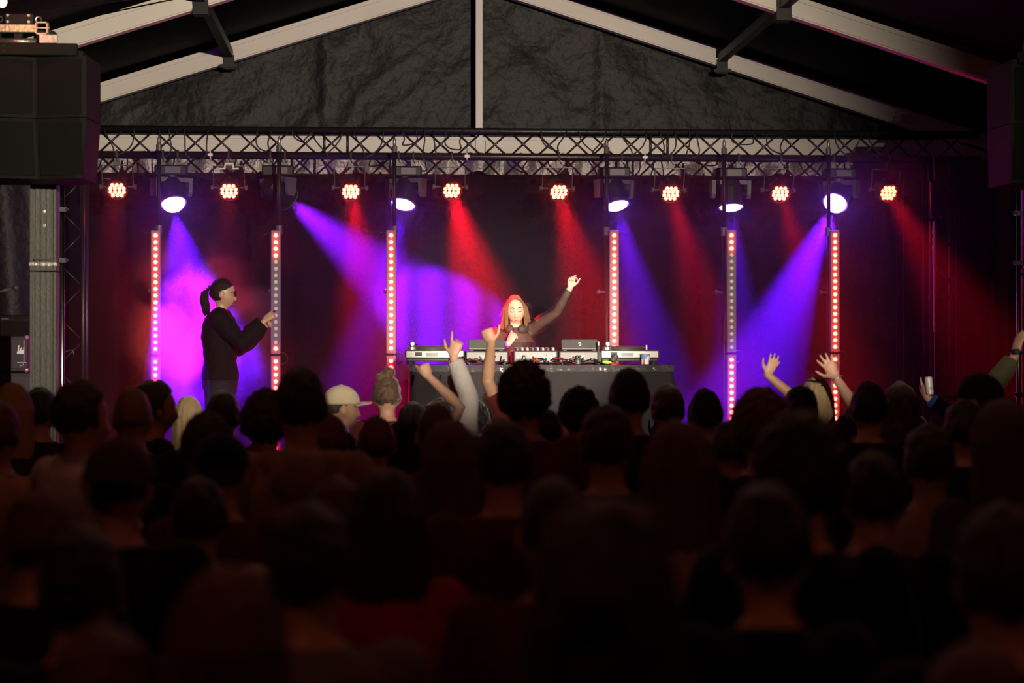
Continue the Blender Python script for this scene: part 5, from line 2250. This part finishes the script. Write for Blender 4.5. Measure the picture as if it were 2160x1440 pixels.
# headphones round the neck
hp = thing('headphones', 'black headphones resting around the neck of the DJ', 'headphones', dj.location, None, R(180), sJ)
b = MB()
pts = []
for i in range(17):
    a = math.pi * (-.12 + 1.24 * i / 16)
    pts.append(Vector((.066 * math.cos(a), -.010 - .078 * math.sin(a), 1.487 - low + .006 * math.sin(a))))
b.tube(pts, .009, 8)
b.build('headband', M_RUBBER, hp, smooth=True, origin=(0, 0, 0))
for sd in (-1, 1):
    b = MB()
    d = Vector((-sd * .35, 1, .15)).normalized()
    b.lathe(Vector((sd * .060, .058, 1.470 - low)), d, [(0, .030), (.012, .036), (.030, .036), (.036, .028)], 20)
    b.build('ear_cup', M_RUBBER, hp, origin=(0, 0, 0))
    b = MB()
    b.lathe(Vector((sd * .060, .058, 1.470 - low)) + d * .036, d, [(0, .020), (.004, .018)], 18)
    b.build('cup_disc', M_GREYMETAL, hp, origin=(0, 0, 0))

# ------------------------------------------------------------------ haze over the stage and a plume of smoke by the dancer
def volume(name, c, s, dens, g, label, noise_scale=None, lo=.45, hi=.7):
    o = MB().box((0, 0, 0), s).build(name, M_BLACK, origin=(0, 0, 0))
    o.location = c
    m = bpy.data.materials.new(name + '_volume')
    m.use_nodes = True
    nt = m.node_tree
    nt.nodes.clear()
    out = nt.nodes.new('ShaderNodeOutputMaterial')
    vs_ = nt.nodes.new('ShaderNodeVolumeScatter')
    vs_.inputs['Density'].default_value = dens
    vs_.inputs['Anisotropy'].default_value = g
    vs_.inputs['Color'].default_value = (1, 1, 1, 1)
    nt.links.new(vs_.outputs[0], out.inputs['Volume'])
    if noise_scale:
        tc = nt.nodes.new('ShaderNodeTexCoord')
        nz = nt.nodes.new('ShaderNodeTexNoise')
        nz.inputs['Scale'].default_value = noise_scale
        nz.inputs['Detail'].default_value = 3
        nz.inputs['Distortion'].default_value = .6
        nt.links.new(tc.outputs['Object'], nz.inputs['Vector'])
        mr = nt.nodes.new('ShaderNodeMapRange')
        mr.inputs[1].default_value = lo
        mr.inputs[2].default_value = hi
        mr.inputs[3].default_value = 0
        mr.inputs[4].default_value = dens
        nt.links.new(nz.outputs['Fac'], mr.inputs[0])
        mp = nt.nodes.new('ShaderNodeMapping')
        mp.vector_type = 'POINT'
        mp.inputs['Scale'].default_value = (2 / s[0], 2 / s[1], 2 / s[2])
        nt.links.new(tc.outputs['Object'], mp.inputs['Vector'])
        ln = nt.nodes.new('ShaderNodeVectorMath')
        ln.operation = 'LENGTH'
        nt.links.new(mp.outputs[0], ln.inputs[0])
        fo = nt.nodes.new('ShaderNodeMapRange')
        fo.interpolation_type = 'SMOOTHSTEP'
        fo.inputs[1].default_value = 1.0
        fo.inputs[2].default_value = .35
        fo.inputs[3].default_value = 0
        fo.inputs[4].default_value = 1
        nt.links.new(ln.outputs['Value'], fo.inputs[0])
        mu = nt.nodes.new('ShaderNodeMath')
        mu.operation = 'MULTIPLY'
        nt.links.new(mr.outputs[0], mu.inputs[0])
        nt.links.new(fo.outputs[0], mu.inputs[1])
        nt.links.new(mu.outputs[0], vs_.inputs['Density'])
    o.data.materials.clear()
    o.data.materials.append(m)
    return tag(o, label, 'haze', kind='stuff')


volume('stage_haze', ((SX0 + SX1) / 2, 17.2, 2.15), (SX1 - SX0, 3.4, 2.66), HAZE, HAZE_G, 'thin haze over the stage that shows the red and blue beams')
q = at(415, 690, 16.95)
volume('smoke_plume', (q.x, 16.95, q.z), (1.5, .7, 1.7), 2.6, .3, 'drifting smoke plume glowing violet behind the dancer', 2.6, .42, .72)
